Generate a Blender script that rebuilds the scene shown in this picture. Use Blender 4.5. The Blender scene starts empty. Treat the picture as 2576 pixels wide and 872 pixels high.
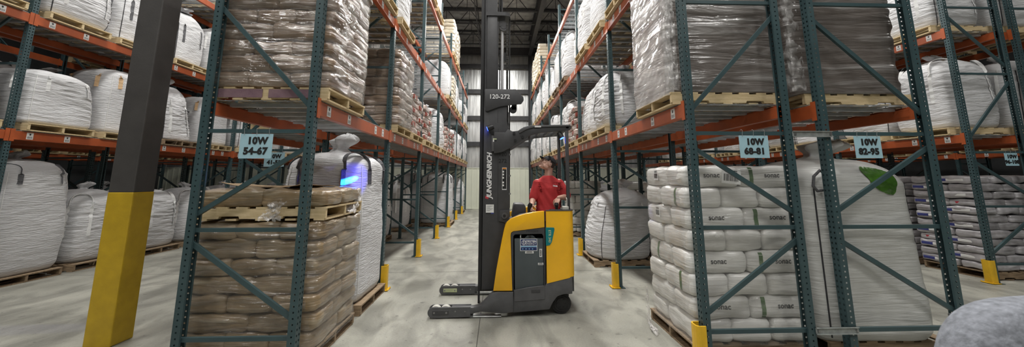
import bpy, bmesh, math, random
from mathutils import Vector, Matrix, noise as mnoise
R = math.radians
PI = math.pi
SC = bpy.context.scene
COL = SC.collection
rnd = random.Random(7)

# ------------------------------------------------------------------ scene / camera
SC.view_settings.view_transform = 'Standard'
SC.view_settings.look = 'None'
SC.view_settings.gamma = 1.0
SC.view_settings.use_curve_mapping = False
SC.view_settings.exposure = 0.0
FPX, CAMH, TILT, YAW, PYP = 932.05, 1.7115, 0.1568, 0.0374, 301.25
cd = bpy.data.cameras.new('camera')
cam = bpy.data.objects.new('camera', cd)
COL.objects.link(cam)
cam.location = (0, 0, CAMH)
cam.rotation_euler = (PI / 2 + TILT, 0, -YAW)
cd.sensor_width = 36.0
cd.lens = FPX / 2576 * 36.0
cd.shift_y = -(436 - PYP) / 2576
cd.clip_start = 0.05
cd.dof.use_dof = True
cd.dof.focus_distance = 5.6
cd.dof.aperture_fstop = 3.2
SC.camera = cam

# ------------------------------------------------------------------ materials
def nd(nt, t, **kw):
    n = nt.nodes.new(t)
    for k, v in kw.items():
        setattr(n, k, v)
    return n

def mat(name, col, rough=0.6, metal=0.0, var=0.15, vs=6.0, bump=0.0, bs=20.0, coat=0.0, coat_r=0.1,
        stretch=(1, 1, 1), bstretch=(1, 1, 1), world=False, col2=None, rot=(0, 0, 0), spec=0.5, dist=0.01):
    m = bpy.data.materials.new(name)
    m.use_nodes = True
    nt = m.node_tree
    b = nt.nodes['Principled BSDF']
    b.inputs['Roughness'].default_value = rough
    b.inputs['Metallic'].default_value = metal
    b.inputs['Coat Weight'].default_value = coat
    b.inputs['Coat Roughness'].default_value = coat_r
    b.inputs['Specular IOR Level'].default_value = spec
    if world:
        src = nd(nt, 'ShaderNodeNewGeometry').outputs['Position']
    else:
        src = nd(nt, 'ShaderNodeTexCoord').outputs['Object']
    mp = nd(nt, 'ShaderNodeMapping')
    mp.inputs['Scale'].default_value = stretch
    mp.inputs['Rotation'].default_value = rot
    nt.links.new(src, mp.inputs[0])
    nz = nd(nt, 'ShaderNodeTexNoise')
    nz.inputs['Scale'].default_value = vs
    nz.inputs['Detail'].default_value = 5
    nt.links.new(mp.outputs[0], nz.inputs['Vector'])
    cr = nd(nt, 'ShaderNodeValToRGB')
    cr.color_ramp.elements[0].position = 0.32
    cr.color_ramp.elements[1].position = 0.68
    if col2 is None:
        a = [max(0, c * (1 - var)) for c in col]
        c2 = [min(1, c * (1 + var)) for c in col]
    else:
        a, c2 = col, col2
    cr.color_ramp.elements[0].color = (*a[:3], 1)
    cr.color_ramp.elements[1].color = (*c2[:3], 1)
    nt.links.new(nz.outputs['Fac'], cr.inputs[0])
    nt.links.new(cr.outputs[0], b.inputs['Base Color'])
    if bump > 0:
        mp2 = nd(nt, 'ShaderNodeMapping')
        mp2.inputs['Scale'].default_value = bstretch
        mp2.inputs['Rotation'].default_value = rot
        nt.links.new(src, mp2.inputs[0])
        n2 = nd(nt, 'ShaderNodeTexNoise')
        n2.inputs['Scale'].default_value = bs
        n2.inputs['Detail'].default_value = 4
        nt.links.new(mp2.outputs[0], n2.inputs['Vector'])
        bp = nd(nt, 'ShaderNodeBump')
        bp.inputs['Strength'].default_value = bump
        bp.inputs['Distance'].default_value = dist
        nt.links.new(n2.outputs['Fac'], bp.inputs['Height'])
        nt.links.new(bp.outputs[0], b.inputs['Normal'])
        if coat > 0:
            nt.links.new(bp.outputs[0], b.inputs['Coat Normal'])
    return m

def emis(name, col, s):
    m = bpy.data.materials.new(name)
    m.use_nodes = True
    nt = m.node_tree
    b = nt.nodes['Principled BSDF']
    b.inputs['Base Color'].default_value = (*col, 1)
    b.inputs['Emission Color'].default_value = (*col, 1)
    b.inputs['Emission Strength'].default_value = s
    return m

def film_mat(name, col, colb, white=(0.72, 0.7, 0.66), amount=0.5, freq=1.0, shear=0.35, rough=0.42, bump=0.6):
    """goods under clear stretch film: pale, roughly level streaks paint in bunched film and its highlights"""
    m = bpy.data.materials.new(name)
    m.use_nodes = True
    nt = m.node_tree
    L = nt.links.new
    b = nt.nodes['Principled BSDF']
    pos = nd(nt, 'ShaderNodeNewGeometry').outputs['Position']
    oc = nd(nt, 'ShaderNodeTexCoord').outputs['Object']
    n1 = nd(nt, 'ShaderNodeTexNoise')
    n1.inputs['Scale'].default_value = 7
    n1.inputs['Detail'].default_value = 6
    L(oc, n1.inputs['Vector'])
    oi = nd(nt, 'ShaderNodeObjectInfo')
    ad = nd(nt, 'ShaderNodeMath', operation='MULTIPLY_ADD')
    ad.inputs[1].default_value = 0.35
    L(oi.outputs['Random'], ad.inputs[0])
    L(n1.outputs['Fac'], ad.inputs[2])
    r1 = nd(nt, 'ShaderNodeValToRGB')
    r1.color_ramp.elements[0].position = 0.35
    r1.color_ramp.elements[1].position = 0.95
    r1.color_ramp.elements[0].color = (*col, 1)
    r1.color_ramp.elements[1].color = (*colb, 1)
    L(ad.outputs[0], r1.inputs[0])
    mp = nd(nt, 'ShaderNodeMapping')
    mp.inputs['Rotation'].default_value = (shear * 0.5, shear * 0.18, 0)
    mp.inputs['Scale'].default_value = (1.3 * freq, 1.3 * freq, 13 * freq)
    L(pos, mp.inputs[0])
    n2 = nd(nt, 'ShaderNodeTexNoise')
    n2.inputs['Scale'].default_value = 1.6
    n2.inputs['Detail'].default_value = 5
    n2.inputs['Distortion'].default_value = 0.6
    L(mp.outputs[0], n2.inputs['Vector'])
    r2 = nd(nt, 'ShaderNodeValToRGB')
    r2.color_ramp.elements[0].position = 0.54
    r2.color_ramp.elements[1].position = 0.72
    r2.color_ramp.elements[0].color = (0, 0, 0, 1)
    r2.color_ramp.elements[1].color = (amount, amount, amount, 1)
    L(n2.outputs['Fac'], r2.inputs[0])
    mx = nd(nt, 'ShaderNodeMix', data_type='RGBA')
    L(r2.outputs[0], mx.inputs['Factor'])
    L(r1.outputs[0], mx.inputs['A'])
    mx.inputs['B'].default_value = (*white, 1)
    L(mx.outputs['Result'], b.inputs['Base Color'])
    b.inputs['Roughness'].default_value = rough
    b.inputs['Coat Weight'].default_value = 1.0
    b.inputs['Coat Roughness'].default_value = 0.13
    bp = nd(nt, 'ShaderNodeBump')
    bp.inputs['Strength'].default_value = bump
    bp.inputs['Distance'].default_value = 0.05
    L(n2.outputs['Fac'], bp.inputs['Height'])
    L(bp.outputs[0], b.inputs['Normal'])
    L(bp.outputs[0], b.inputs['Coat Normal'])
    return m

M = {}
M['teal'] = mat('teal_paint', (0.040, 0.074, 0.081), 0.40, var=0.12, vs=4, bump=0.05, bs=60)
M['teal_dark'] = mat('dark_teal_paint', (0.04, 0.075, 0.085), 0.5, var=0.15, vs=4)
M['orange'] = mat('orange_paint', (0.42, 0.092, 0.028), 0.36, var=0.14, vs=5, bump=0.05, bs=50)
M['galv'] = mat('galvanised_wire', (0.42, 0.44, 0.45), 0.42, metal=0.5, var=0.15)
M['spacer'] = mat('galvanised_spacer', (0.34, 0.36, 0.35), 0.5, metal=0.3, var=0.2, vs=20)
M['yellow_guard'] = mat('yellow_guard_paint', (0.75, 0.45, 0.02), 0.4, var=0.1, vs=9)
M['bolt'] = mat('bolt_steel', (0.3, 0.3, 0.3), 0.4, metal=0.8)
M['wood'] = mat('pale_pallet_wood', (0.50, 0.38, 0.20), 0.75, col2=(0.68, 0.54, 0.33), vs=5, stretch=(1, 8, 8), bump=0.2, bs=40)
M['wood_old'] = mat('weathered_pallet_wood', (0.17, 0.115, 0.07), 0.8, col2=(0.36, 0.26, 0.16), vs=5, stretch=(1, 8, 8), bump=0.2, bs=40)
M['wood_purple'] = mat('purple_stained_wood', (0.16, 0.09, 0.12), 0.8, col2=(0.24, 0.15, 0.17), vs=6, bump=0.2, bs=40)
M['bag'] = mat('white_woven_fabric', (0.63, 0.63, 0.64), 0.58, var=0.05, vs=3, bump=0.8, bs=8, bstretch=(1.0, 1.0, 8), dist=0.03)
M['bag_grey'] = mat('greyish_woven_fabric', (0.60, 0.60, 0.59), 0.6, var=0.08, vs=3, bump=0.5, bs=7, bstretch=(1.2, 1.2, 6), dist=0.02)
M['bag_film'] = mat('white_fabric_under_film', (0.56, 0.56, 0.54), 0.5, var=0.08, vs=4, bump=0.5, bs=6, bstretch=(0.8, 0.8, 9), dist=0.02, coat=0.6, coat_r=0.25)
M['strap_white'] = mat('white_webbing', (0.72, 0.72, 0.71), 0.7, var=0.08, vs=60)
M['strap_dark'] = mat('dark_grey_webbing', (0.06, 0.06, 0.065), 0.7, col2=(0.13, 0.13, 0.14), vs=70)
M['strap_tan'] = mat('tan_webbing', (0.60, 0.40, 0.22), 0.7, var=0.1, vs=60)
M['cord_dark'] = mat('dark_seam_cord', (0.03, 0.03, 0.035), 0.7)
M['paper'] = mat('white_paper', (0.78, 0.78, 0.77), 0.6, var=0.03)
M['print'] = mat('black_print', (0.012, 0.012, 0.012), 0.6)
M['print_grey'] = mat('grey_print', (0.05, 0.05, 0.05), 0.6)
M['white_print'] = mat('white_print', (0.82, 0.82, 0.82), 0.5, var=0.02)
M['sign_blue'] = mat('pale_blue_sign_board', (0.36, 0.56, 0.64), 0.5, var=0.04, vs=8)
M['brown'] = film_mat('brown_paper_under_film', (0.145, 0.092, 0.056), (0.265, 0.178, 0.112), white=(0.5, 0.42, 0.34), amount=0.5)
M['brown_ground'] = film_mat('tan_paper_under_film', (0.165, 0.113, 0.058), (0.31, 0.22, 0.12), white=(0.52, 0.46, 0.34), amount=0.55, shear=-0.5)
M['red_sack'] = film_mat('reddish_sack_under_film', (0.30, 0.20, 0.165), (0.48, 0.37, 0.32), amount=0.6, white=(0.7, 0.66, 0.62))
M['red_end'] = mat('dark_red_print', (0.24, 0.045, 0.03), 0.5, var=0.3, vs=20)
M['white_sack'] = film_mat('white_sack_under_film', (0.60, 0.59, 0.56), (0.74, 0.73, 0.70), white=(0.85, 0.85, 0.83), amount=0.35, rough=0.5, bump=0.35)
M['cream_sack'] = film_mat('cream_sack_under_film', (0.55, 0.46, 0.33), (0.74, 0.66, 0.52), white=(0.85, 0.8, 0.7), amount=0.35, bump=0.3)
M['print_sack'] = film_mat('grey_white_sack_under_film', (0.20, 0.19, 0.195), (0.52, 0.50, 0.52), white=(0.82, 0.82, 0.84), amount=0.6, bump=0.4)
M['dark_load'] = film_mat('dark_goods_under_film', (0.115, 0.098, 0.088), (0.165, 0.145, 0.132), white=(0.62, 0.61, 0.6), amount=0.45, freq=0.45, shear=0.6, rough=0.35, bump=0.8)
M['green_band'] = mat('green_print', (0.05, 0.12, 0.03), 0.5, var=0.2, vs=30)
M['green_bag'] = mat('green_plastic', (0.055, 0.15, 0.018), 0.3, var=0.3, vs=14, bump=0.5, bs=18, coat=0.7)
M['blue_print'] = mat('navy_print', (0.04, 0.05, 0.22), 0.5, var=0.2)
M['red_print'] = mat('red_print', (0.5, 0.04, 0.06), 0.5, var=0.2)
M['card'] = mat('brown_cardboard', (0.42, 0.30, 0.18), 0.8, var=0.1, vs=5)
M['column_black'] = None
M['tgrey'] = mat('truck_dark_grey', (0.050, 0.050, 0.053), 0.5, var=0.1, vs=12, bump=0.06, bs=150)
M['tgrey2'] = mat('truck_mid_grey', (0.088, 0.088, 0.092), 0.5, var=0.16, vs=9, bump=0.08, bs=90)
M['battery'] = mat('battery_slate_grey', (0.07, 0.085, 0.092), 0.5, var=0.08, vs=6)
M['tblack'] = mat('black_plastic', (0.015, 0.015, 0.016), 0.5)
M['tyellow'] = mat('truck_yellow', (0.90, 0.48, 0.010), 0.38, var=0.05, vs=5, coat=0.2)
M['chrome'] = mat('chrome_rod', (0.75, 0.75, 0.77), 0.3, metal=0.4, var=0.03)
M['chain'] = mat('oiled_chain', (0.045, 0.043, 0.04), 0.45, metal=0.5, var=0.3, vs=30)
M['rubber'] = mat('black_rubber', (0.02, 0.02, 0.02), 0.75, var=0.3, vs=20)
M['poly'] = mat('pale_polyurethane', (0.52, 0.51, 0.46), 0.55, var=0.15)
M['teal_trim'] = mat('turquoise_trim', (0.0, 0.19, 0.20), 0.45, var=0.05)
M['label_yellow'] = mat('pale_lettering', (0.55, 0.6, 0.35), 0.5)
M['navy'] = mat('navy_sticker', (0.012, 0.03, 0.12), 0.4, var=0.05)
M['ltblue'] = mat('light_blue_sticker', (0.22, 0.42, 0.62), 0.4, var=0.05)
M['orange_sticker'] = mat('orange_sticker', (0.7, 0.25, 0.03), 0.4, var=0.05)
M['skin'] = mat('skin', (0.56, 0.33, 0.25), 0.5, var=0.12, vs=18, bump=0.08, bs=80)
M['shirt'] = mat('red_cotton', (0.52, 0.035, 0.038), 0.8, var=0.14, vs=7, bump=0.25, bs=10, dist=0.02)
M['trouser'] = mat('dark_blue_cloth', (0.03, 0.035, 0.06), 0.85, var=0.2)
M['shoe'] = mat('black_leather', (0.02, 0.018, 0.016), 0.5)
M['hair'] = mat('dark_brown_hair', (0.035, 0.022, 0.016), 0.6, var=0.4, vs=60)
M['cap'] = mat('black_cap_cloth', (0.018, 0.018, 0.02), 0.8, var=0.2, vs=40)
M['eye'] = mat('eye_white', (0.7, 0.68, 0.66), 0.3, var=0.02)
M['iris'] = mat('dark_iris', (0.03, 0.02, 0.02), 0.2)
M['lip'] = mat('lip_skin', (0.42, 0.18, 0.15), 0.5)
M['lamp_blue'] = emis('blue_lamp_lens', (0.02, 0.06, 1.0), 14)
M['cushion'] = mat('grey_flecked_cloth', (0.19, 0.20, 0.225), 0.9, var=0.3, vs=55, bump=0.3, bs=120)

def clear_film(name='clear_stretch_film', tint=0.8, lo=0.12, hi=0.65, stretch=(1, 1, 1), rot=(0, 0, 0), sc=9, p0=0.4, p1=0.7, dist=0.02):
    m = bpy.data.materials.new(name)
    m.use_nodes = True
    nt = m.node_tree
    L = nt.links.new
    b = nt.nodes['Principled BSDF']
    b.inputs['Base Color'].default_value = (tint, tint * (0.97 if tint > 0.6 else 0.88), tint * (0.95 if tint > 0.6 else 0.76), 1)
    b.inputs['Roughness'].default_value = 0.16
    tr = nd(nt, 'ShaderNodeBsdfTransparent'); mxs = nd(nt, 'ShaderNodeMixShader')
    L(tr.outputs[0], mxs.inputs[1]); L(b.outputs[0], mxs.inputs[2])
    gl = nd(nt, 'ShaderNodeBsdfGlossy'); gl.inputs['Roughness'].default_value = 0.14
    lw = nd(nt, 'ShaderNodeLayerWeight'); lw.inputs['Blend'].default_value = 0.3
    fr = nd(nt, 'ShaderNodeMath', operation='MULTIPLY_ADD'); fr.inputs[1].default_value = 0.22; fr.inputs[2].default_value = 0.045; L(lw.outputs['Facing'], fr.inputs[0])
    mx2 = nd(nt, 'ShaderNodeMixShader'); L(fr.outputs[0], mx2.inputs[0]); L(mxs.outputs[0], mx2.inputs[1]); L(gl.outputs[0], mx2.inputs[2])
    L(mx2.outputs[0], nt.nodes['Material Output'].inputs['Surface'])
    oc = nd(nt, 'ShaderNodeTexCoord').outputs['Object']
    n = nd(nt, 'ShaderNodeTexNoise')
    n.inputs['Scale'].default_value = sc
    n.inputs['Detail'].default_value = 5
    n.inputs['Distortion'].default_value = 1
    mp = nd(nt, 'ShaderNodeMapping'); mp.inputs['Scale'].default_value = stretch; mp.inputs['Rotation'].default_value = rot
    L(oc, mp.inputs[0]); L(mp.outputs[0], n.inputs['Vector'])
    r = nd(nt, 'ShaderNodeValToRGB')
    r.color_ramp.elements[0].position = p0
    r.color_ramp.elements[1].position = p1
    r.color_ramp.elements[0].color = (lo,) * 3 + (1,)
    r.color_ramp.elements[1].color = (hi,) * 3 + (1,)
    L(n.outputs['Fac'], r.inputs[0])
    L(r.outputs[0], mxs.inputs[0])
    bp = nd(nt, 'ShaderNodeBump')
    bp.inputs['Strength'].default_value = 0.6
    bp.inputs['Distance'].default_value = dist
    L(n.outputs['Fac'], bp.inputs['Height'])
    L(bp.outputs[0], b.inputs['Normal']); L(bp.outputs[0], gl.inputs['Normal'])
    return m
M['film'] = clear_film()
M['film_wrap'] = clear_film('streaked_stretch_film', 0.42, 0.08, 0.42, (0.8, 0.8, 5), (0.45, 0.1, 0), 2.4, 0.48, 0.72, 0.13)
M['film_wrap_up'] = clear_film('streaked_stretch_film_rising', 0.40, 0.09, 0.40, (0.8, 0.8, 5), (-0.5, 0.08, 0), 2.4, 0.48, 0.72, 0.13)
M['film_white'] = clear_film('hazy_stretch_film', 0.8, 0.07, 0.26, (0.8, 0.8, 3), (0.4, 0.1, 0), 2.0, 0.46, 0.74, 0.08)
M['film_side'] = clear_film('sheen_painted_stretch_film', 0.8, 0.25, 0.72, (1, 0.6, 4), (0.5, 0, 0), 1.8, 0.36, 0.72, 0.04)  # real film, but its paleness paints in aisle light glancing off that side

# ------------------------------------------------------------------ mesh builder
class MB:
    def __init__(s):
        s.v = []; s.f = []; s.mi = []; s.cur = 0
    def add(s, vs, fs):
        o = len(s.v)
        s.v.extend([tuple(p) for p in vs])
        for f in fs:
            s.f.append([i + o for i in f]); s.mi.append(s.cur)
    def box(s, x0, x1, y0, y1, z0, z1):
        vs = [(x, y, z) for z in (z0, z1) for y in (y0, y1) for x in (x0, x1)]
        s.add(vs, [(0, 2, 3, 1), (4, 5, 7, 6), (0, 1, 5, 4), (2, 6, 7, 3), (0, 4, 6, 2), (1, 3, 7, 5)])
    def rbox(s, x0, x1, y0, y1, z0, z1, r=0.01, seg=2):
        bm = bmesh.new()
        bmesh.ops.create_cube(bm, size=1)
        for v in bm.verts:
            v.co = Vector(((x0 + x1) / 2 + v.co.x * (x1 - x0), (y0 + y1) / 2 + v.co.y * (y1 - y0), (z0 + z1) / 2 + v.co.z * (z1 - z0)))
        bmesh.ops.bevel(bm, geom=list(bm.edges), offset=r, segments=seg, affect='EDGES', profile=0.5)
        s.bm(bm)
    def bm(s, bm, mtx=None):
        bm.verts.index_update()
        vs = [(mtx @ v.co) if mtx else v.co.copy() for v in bm.verts]
        s.add(vs, [[v.index for v in f.verts] for f in bm.faces])
        bm.free()
    def bar(s, a, b, w, h, up=(0, 0, 1)):
        a = Vector(a); b = Vector(b); d = (b - a).normalized()
        u = Vector(up)
        if abs(d.dot(u)) > 0.98: u = Vector((1, 0, 0))
        sx = d.cross(u).normalized(); sz = sx.cross(d).normalized()
        vs = []
        for p in (a, b):
            for i, j in ((-1, -1), (1, -1), (1, 1), (-1, 1)):
                vs.append(p + sx * (w / 2 * i) + sz * (h / 2 * j))
        s.add(vs, [(0, 1, 2, 3), (7, 6, 5, 4), (0, 4, 5, 1), (1, 5, 6, 2), (2, 6, 7, 3), (3, 7, 4, 0)])
    def tube(s, pts, r, n=10, cap=True):
        pts = [Vector(p) for p in pts]
        k = len(pts)
        rr = r if isinstance(r, (list, tuple)) else [r] * k
        t0 = (pts[1] - pts[0]).normalized()
        u = Vector((0, 0, 1)) if abs(t0.z) < 0.9 else Vector((1, 0, 0))
        nx = t0.cross(u).normalized()
        vs = []
        for i, p in enumerate(pts):
            t = (pts[min(i + 1, k - 1)] - pts[max(i - 1, 0)]).normalized()
            nx = (nx - t * nx.dot(t)).normalized()
            ny = t.cross(nx)
            for j in range(n):
                a = 2 * PI * j / n
                vs.append(p + (nx * math.cos(a) + ny * math.sin(a)) * rr[i])
        fs = []
        for i in range(k - 1):
            for j in range(n):
                fs.append((i * n + j, i * n + (j + 1) % n, (i + 1) * n + (j + 1) % n, (i + 1) * n + j))
        if cap:
            fs.append(tuple(range(n - 1, -1, -1))); fs.append(tuple(range((k - 1) * n, k * n)))
        s.add(vs, fs)
    def ribbon(s, pts, wdir, w, t=0.006):
        """flat webbing along pts; wdir = width direction"""
        pts = [Vector(p) for p in pts]; k = len(pts); vs = []
        for i, p in enumerate(pts):
            wd = Vector(wdir[i] if isinstance(wdir, list) else wdir).normalized()
            tg = (pts[min(i + 1, k - 1)] - pts[max(i - 1, 0)]).normalized()
            nn = tg.cross(wd).normalized()
            for a, b in ((-1, -1), (1, -1), (1, 1), (-1, 1)):
                vs.append(p + wd * (w / 2 * a) + nn * (t / 2 * b))
        fs = []
        for i in range(k - 1):
            for j in range(4):
                fs.append((i * 4 + j, i * 4 + (j + 1) % 4, (i + 1) * 4 + (j + 1) % 4, (i + 1) * 4 + j))
        fs.append((3, 2, 1, 0)); fs.append(tuple(range((k - 1) * 4, k * 4)))
        s.add(vs, fs)
    def prism(s, poly, axis, a, b):
        """poly of 2D points extruded along axis from a to b.  axis Y: (x,z); X: (y,z); Z: (x,y)"""
        def P(p, t):
            return (p[0], t, p[1]) if axis == 'Y' else ((t, p[0], p[1]) if axis == 'X' else (p[0], p[1], t))
        n = len(poly)
        vs = [P(p, a) for p in poly] + [P(p, b) for p in poly]
        fs = [tuple(range(n)), tuple(range(2 * n - 1, n - 1, -1))]
        for i in range(n):
            j = (i + 1) % n
            fs.append((i, n + i, n + j, j))
        s.add(vs, fs)
    def bprism(s, poly, axis, a, b, r=0.008, seg=2):
        t = MB(); t.prism(poly, axis, a, b)
        bm = bmesh.new()
        vv = [bm.verts.new(p) for p in t.v]
        for f in t.f: bm.faces.new([vv[i] for i in f])
        bmesh.ops.recalc_face_normals(bm, faces=bm.faces)
        bmesh.ops.bevel(bm, geom=list(bm.edges), offset=r, segments=seg, affect='EDGES', profile=0.5, clamp_overlap=True)
        s.bm(bm)
    def cyl(s, c, axis, r, h, n=24, r2=None):
        c = Vector(c); ax = {'X': Vector((1, 0, 0)), 'Y': Vector((0, 1, 0)), 'Z': Vector((0, 0, 1))}[axis]
        s.tube([c - ax * h / 2, c + ax * h / 2], [r, r if r2 is None else r2], n)
    def grid(s, fn, nu, nv, closed_u=False):
        vs = [fn(i / nu, j / nv) for j in range(nv + 1) for i in range(nu + (0 if closed_u else 1))]
        w = nu if closed_u else nu + 1
        fs = []
        for j in range(nv):
            for i in range(nu):
                i2 = (i + 1) % w if closed_u else i + 1
                fs.append((j * w + i, j * w + i2, (j + 1) * w + i2, (j + 1) * w + i))
        s.add(vs, fs)
    def mesh(s, name, mats, smooth=False, fix=True):
        me = bpy.data.meshes.new(name)
        me.from_pydata([tuple(p) for p in s.v], [], s.f)
        for m in (mats if isinstance(mats, (list, tuple)) else [mats]):
            me.materials.append(m)
        me.polygons.foreach_set('material_index', s.mi)
        if fix:
            bm = bmesh.new(); bm.from_mesh(me)
            bmesh.ops.recalc_face_normals(bm, faces=bm.faces)
            bm.to_mesh(me); bm.free()
        if smooth:
            me.polygons.foreach_set('use_smooth', [True] * len(me.polygons))
            if smooth == 'auto':
                try: me.set_sharp_from_angle(angle=R(38))
                except Exception: pass
        me.update()
        return me
    def build(s, name, mats, parent=None, smooth=False, fix=True):
        return link(name, s.mesh(name, mats, smooth, fix), parent)

def link(name, me, parent=None, loc=None, rot=None):
    o = bpy.data.objects.new(name, me)
    COL.objects.link(o)
    if parent: o.parent = parent
    if loc is not None: o.location = loc
    if rot is not None: o.rotation_euler = rot
    return o

def tag(o, label=None, cat=None, group=None, kind=None):
    if label: o['label'] = label
    if cat: o['category'] = cat
    if group: o['group'] = group
    if kind: o['kind'] = kind
    return o

def empty(name, loc, rz=0, label=None, cat=None, group=None):
    o = bpy.data.objects.new(name, None)
    COL.objects.link(o)
    o.empty_display_size = 0.1
    o.location = loc; o.rotation_euler = (0, 0, rz)
    return tag(o, label, cat, group)

KIDS = {}
def kids(o):
    return [c for c in KIDS.get(o.name, [])]
def remember(o):
    """record children once so that copies need no scene scan"""
    for c in list(o.children):
        KIDS.setdefault(o.name, []).append(c)
        remember(c)
def copy_tree(o, parent=None):
    c = o.copy(); COL.objects.link(c)
    if parent: c.parent = parent
    for ch in kids(o): copy_tree(ch, c)
    return c

ORD = ['first', 'second', 'third', 'fourth', 'fifth', 'sixth', 'seventh', 'eighth', 'ninth', 'tenth', 'eleventh', 'twelfth', 'thirteenth', 'fourteenth', 'fifteenth', 'sixteenth']

TXT = {}
def text_mesh(txt, size, m, ext=0.0015, off=0.0, align='CENTER', space=1.0, shear=0.0, lines=1.0):
    key = (txt, size, m.name, off, align, space, shear, ext)
    if key in TXT: return TXT[key]
    cu = bpy.data.curves.new('lettering', 'FONT')
    cu.body = txt; cu.size = size; cu.extrude = ext; cu.offset = off
    cu.align_x = align; cu.align_y = 'CENTER'; cu.space_character = space; cu.shear = shear
    cu.space_line = lines
    cu.resolution_u = 3
    o = bpy.data.objects.new('tmp', cu); COL.objects.link(o)
    bpy.context.view_layer.update()
    me = bpy.data.meshes.new_from_object(o.evaluated_get(bpy.context.evaluated_depsgraph_get()))
    bpy.data.objects.remove(o)
    me.materials.clear(); me.materials.append(m)
    me.polygons.foreach_set('material_index', [0] * len(me.polygons))
    TXT[key] = me
    return me
FACE_CAM = (PI / 2, 0, 0)      # lettering on a face that looks toward -Y
# ------------------------------------------------------------------ the setting
def floor_mat():
    m = bpy.data.materials.new('polished_concrete')
    m.use_nodes = True
    nt = m.node_tree; L = nt.links.new
    b = nt.nodes['Principled BSDF']
    pos = nd(nt, 'ShaderNodeTexCoord').outputs['Object']
    def noise(scale, st=(1, 1, 1), det=6, dist=0.0):
        mp = nd(nt, 'ShaderNodeMapping'); mp.inputs['Scale'].default_value = st
        L(pos, mp.inputs[0])
        n = nd(nt, 'ShaderNodeTexNoise'); n.inputs['Scale'].default_value = scale
        n.inputs['Detail'].default_value = det; n.inputs['Distortion'].default_value = dist
        L(mp.outputs[0], n.inputs['Vector'])
        return n.outputs['Fac']
    def ramp(f, p0, p1, c0, c1):
        r = nd(nt, 'ShaderNodeValToRGB')
        r.color_ramp.elements[0].position = p0; r.color_ramp.elements[1].position = p1
        r.color_ramp.elements[0].color = (*c0, 1); r.color_ramp.elements[1].color = (*c1, 1)
        L(f, r.inputs[0]); return r.outputs[0]
    def mul(a, c):
        x = nd(nt, 'ShaderNodeMix', data_type='RGBA', blend_type='MULTIPLY')
        x.inputs['Factor'].default_value = 1
        L(a, x.inputs['A']); L(c, x.inputs['B']); return x.outputs['Result']
    base = ramp(noise(1.1, det=8), 0.3, 0.7, (0.32, 0.315, 0.27), (0.50, 0.49, 0.425))
    st = ramp(noise(2.4, (1, 0.45, 1), 6, 1.0), 0.36, 0.56, (0.62, 0.62, 0.62), (1, 1, 1))
    wear = ramp(noise(0.5, (2.2, 0.5, 1), 4, 0.5), 0.35, 0.6, (0.7, 0.7, 0.7), (1, 1, 1))
    sp = ramp(noise(13, (1, 1, 1), 8, 0.4), 0.28, 0.36, (0.55, 0.55, 0.55), (1, 1, 1))
    fine = ramp(noise(55, (1, 1, 1), 3), 0.3, 0.7, (0.85, 0.85, 0.85), (1.0, 1.0, 1.0))
    c = mul(mul(mul(mul(base, st), wear), sp), fine)
    L(c, b.inputs['Base Color'])
    rr = ramp(noise(2.0, det=5), 0.3, 0.7, (0.38,) * 3, (0.62,) * 3)
    L(rr, b.inputs['Roughness'])
    bp = nd(nt, 'ShaderNodeBump'); bp.inputs['Strength'].default_value = 0.12; bp.inputs['Distance'].default_value = 0.01
    L(noise(30, det=5), bp.inputs['Height']); L(bp.outputs[0], b.inputs['Normal'])
    return m

def foil_mat():
    m = bpy.data.materials.new('silver_insulation_foil')
    m.use_nodes = True
    nt = m.node_tree; L = nt.links.new
    b = nt.nodes['Principled BSDF']
    b.inputs['Metallic'].default_value = 0.75
    pos = nd(nt, 'ShaderNodeTexCoord').outputs['Object']
    mp = nd(nt, 'ShaderNodeMapping'); mp.inputs['Scale'].default_value = (4, 4, 0.5)
    L(pos, mp.inputs[0])
    n = nd(nt, 'ShaderNodeTexNoise'); n.inputs['Scale'].default_value = 2.2; n.inputs['Detail'].default_value = 6
    L(mp.outputs[0], n.inputs['Vector'])
    r = nd(nt, 'ShaderNodeValToRGB')
    r.color_ramp.elements[0].position = 0.3; r.color_ramp.elements[1].position = 0.7
    r.color_ramp.elements[0].color = (0.5, 0.51, 0.51, 1); r.color_ramp.elements[1].color = (0.78, 0.79, 0.78, 1)
    L(n.outputs['Fac'], r.inputs[0]); L(r.outputs[0], b.inputs['Base Color'])
    b.inputs['Roughness'].default_value = 0.33
    bp = nd(nt, 'ShaderNodeBump'); bp.inputs['Strength'].default_value = 0.4; bp.inputs['Distance'].default_value = 0.02
    L(n.outputs['Fac'], bp.inputs['Height']); L(bp.outputs[0], b.inputs['Normal'])
    return m

XL, XR, YB, YF, ZC = -19.0, 19.6, 21.75, -9.0, 10.0
M['floor'] = floor_mat()
M['foil'] = foil_mat()
M['joint'] = mat('joint_filler', (0.06, 0.058, 0.05), 0.8, var=0.3, vs=8)
M['liner'] = mat('cream_liner_panel', (0.70, 0.72, 0.60), 0.5, var=0.04, vs=2)
M['dark_wall'] = mat('dark_lined_wall', (0.05, 0.052, 0.054), 0.7, var=0.2, vs=2)
M['roof'] = mat('grey_roof_insulation', (0.30, 0.30, 0.29), 0.6, var=0.35, vs=3, bump=0.8, bs=4, dist=0.05, metal=0.2)
M['steel_dark'] = mat('dark_painted_steel', (0.035, 0.035, 0.037), 0.55, var=0.2, vs=6)

b = MB(); b.box(XL, XR, YF, YB, -0.2, 0)
tag(b.build('floor', M['floor']), kind='structure')
b = MB()
b.box(-0.215, -0.207, YF, 7.3, 0.0002, 0.001)
b.box(XL, XR, 7.28, 7.288, 0.0002, 0.001)
b.box(XL, XR, 14.4, 14.408, 0.0002, 0.001)
tag(b.build('trim_1', M['joint']), kind='structure')
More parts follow.
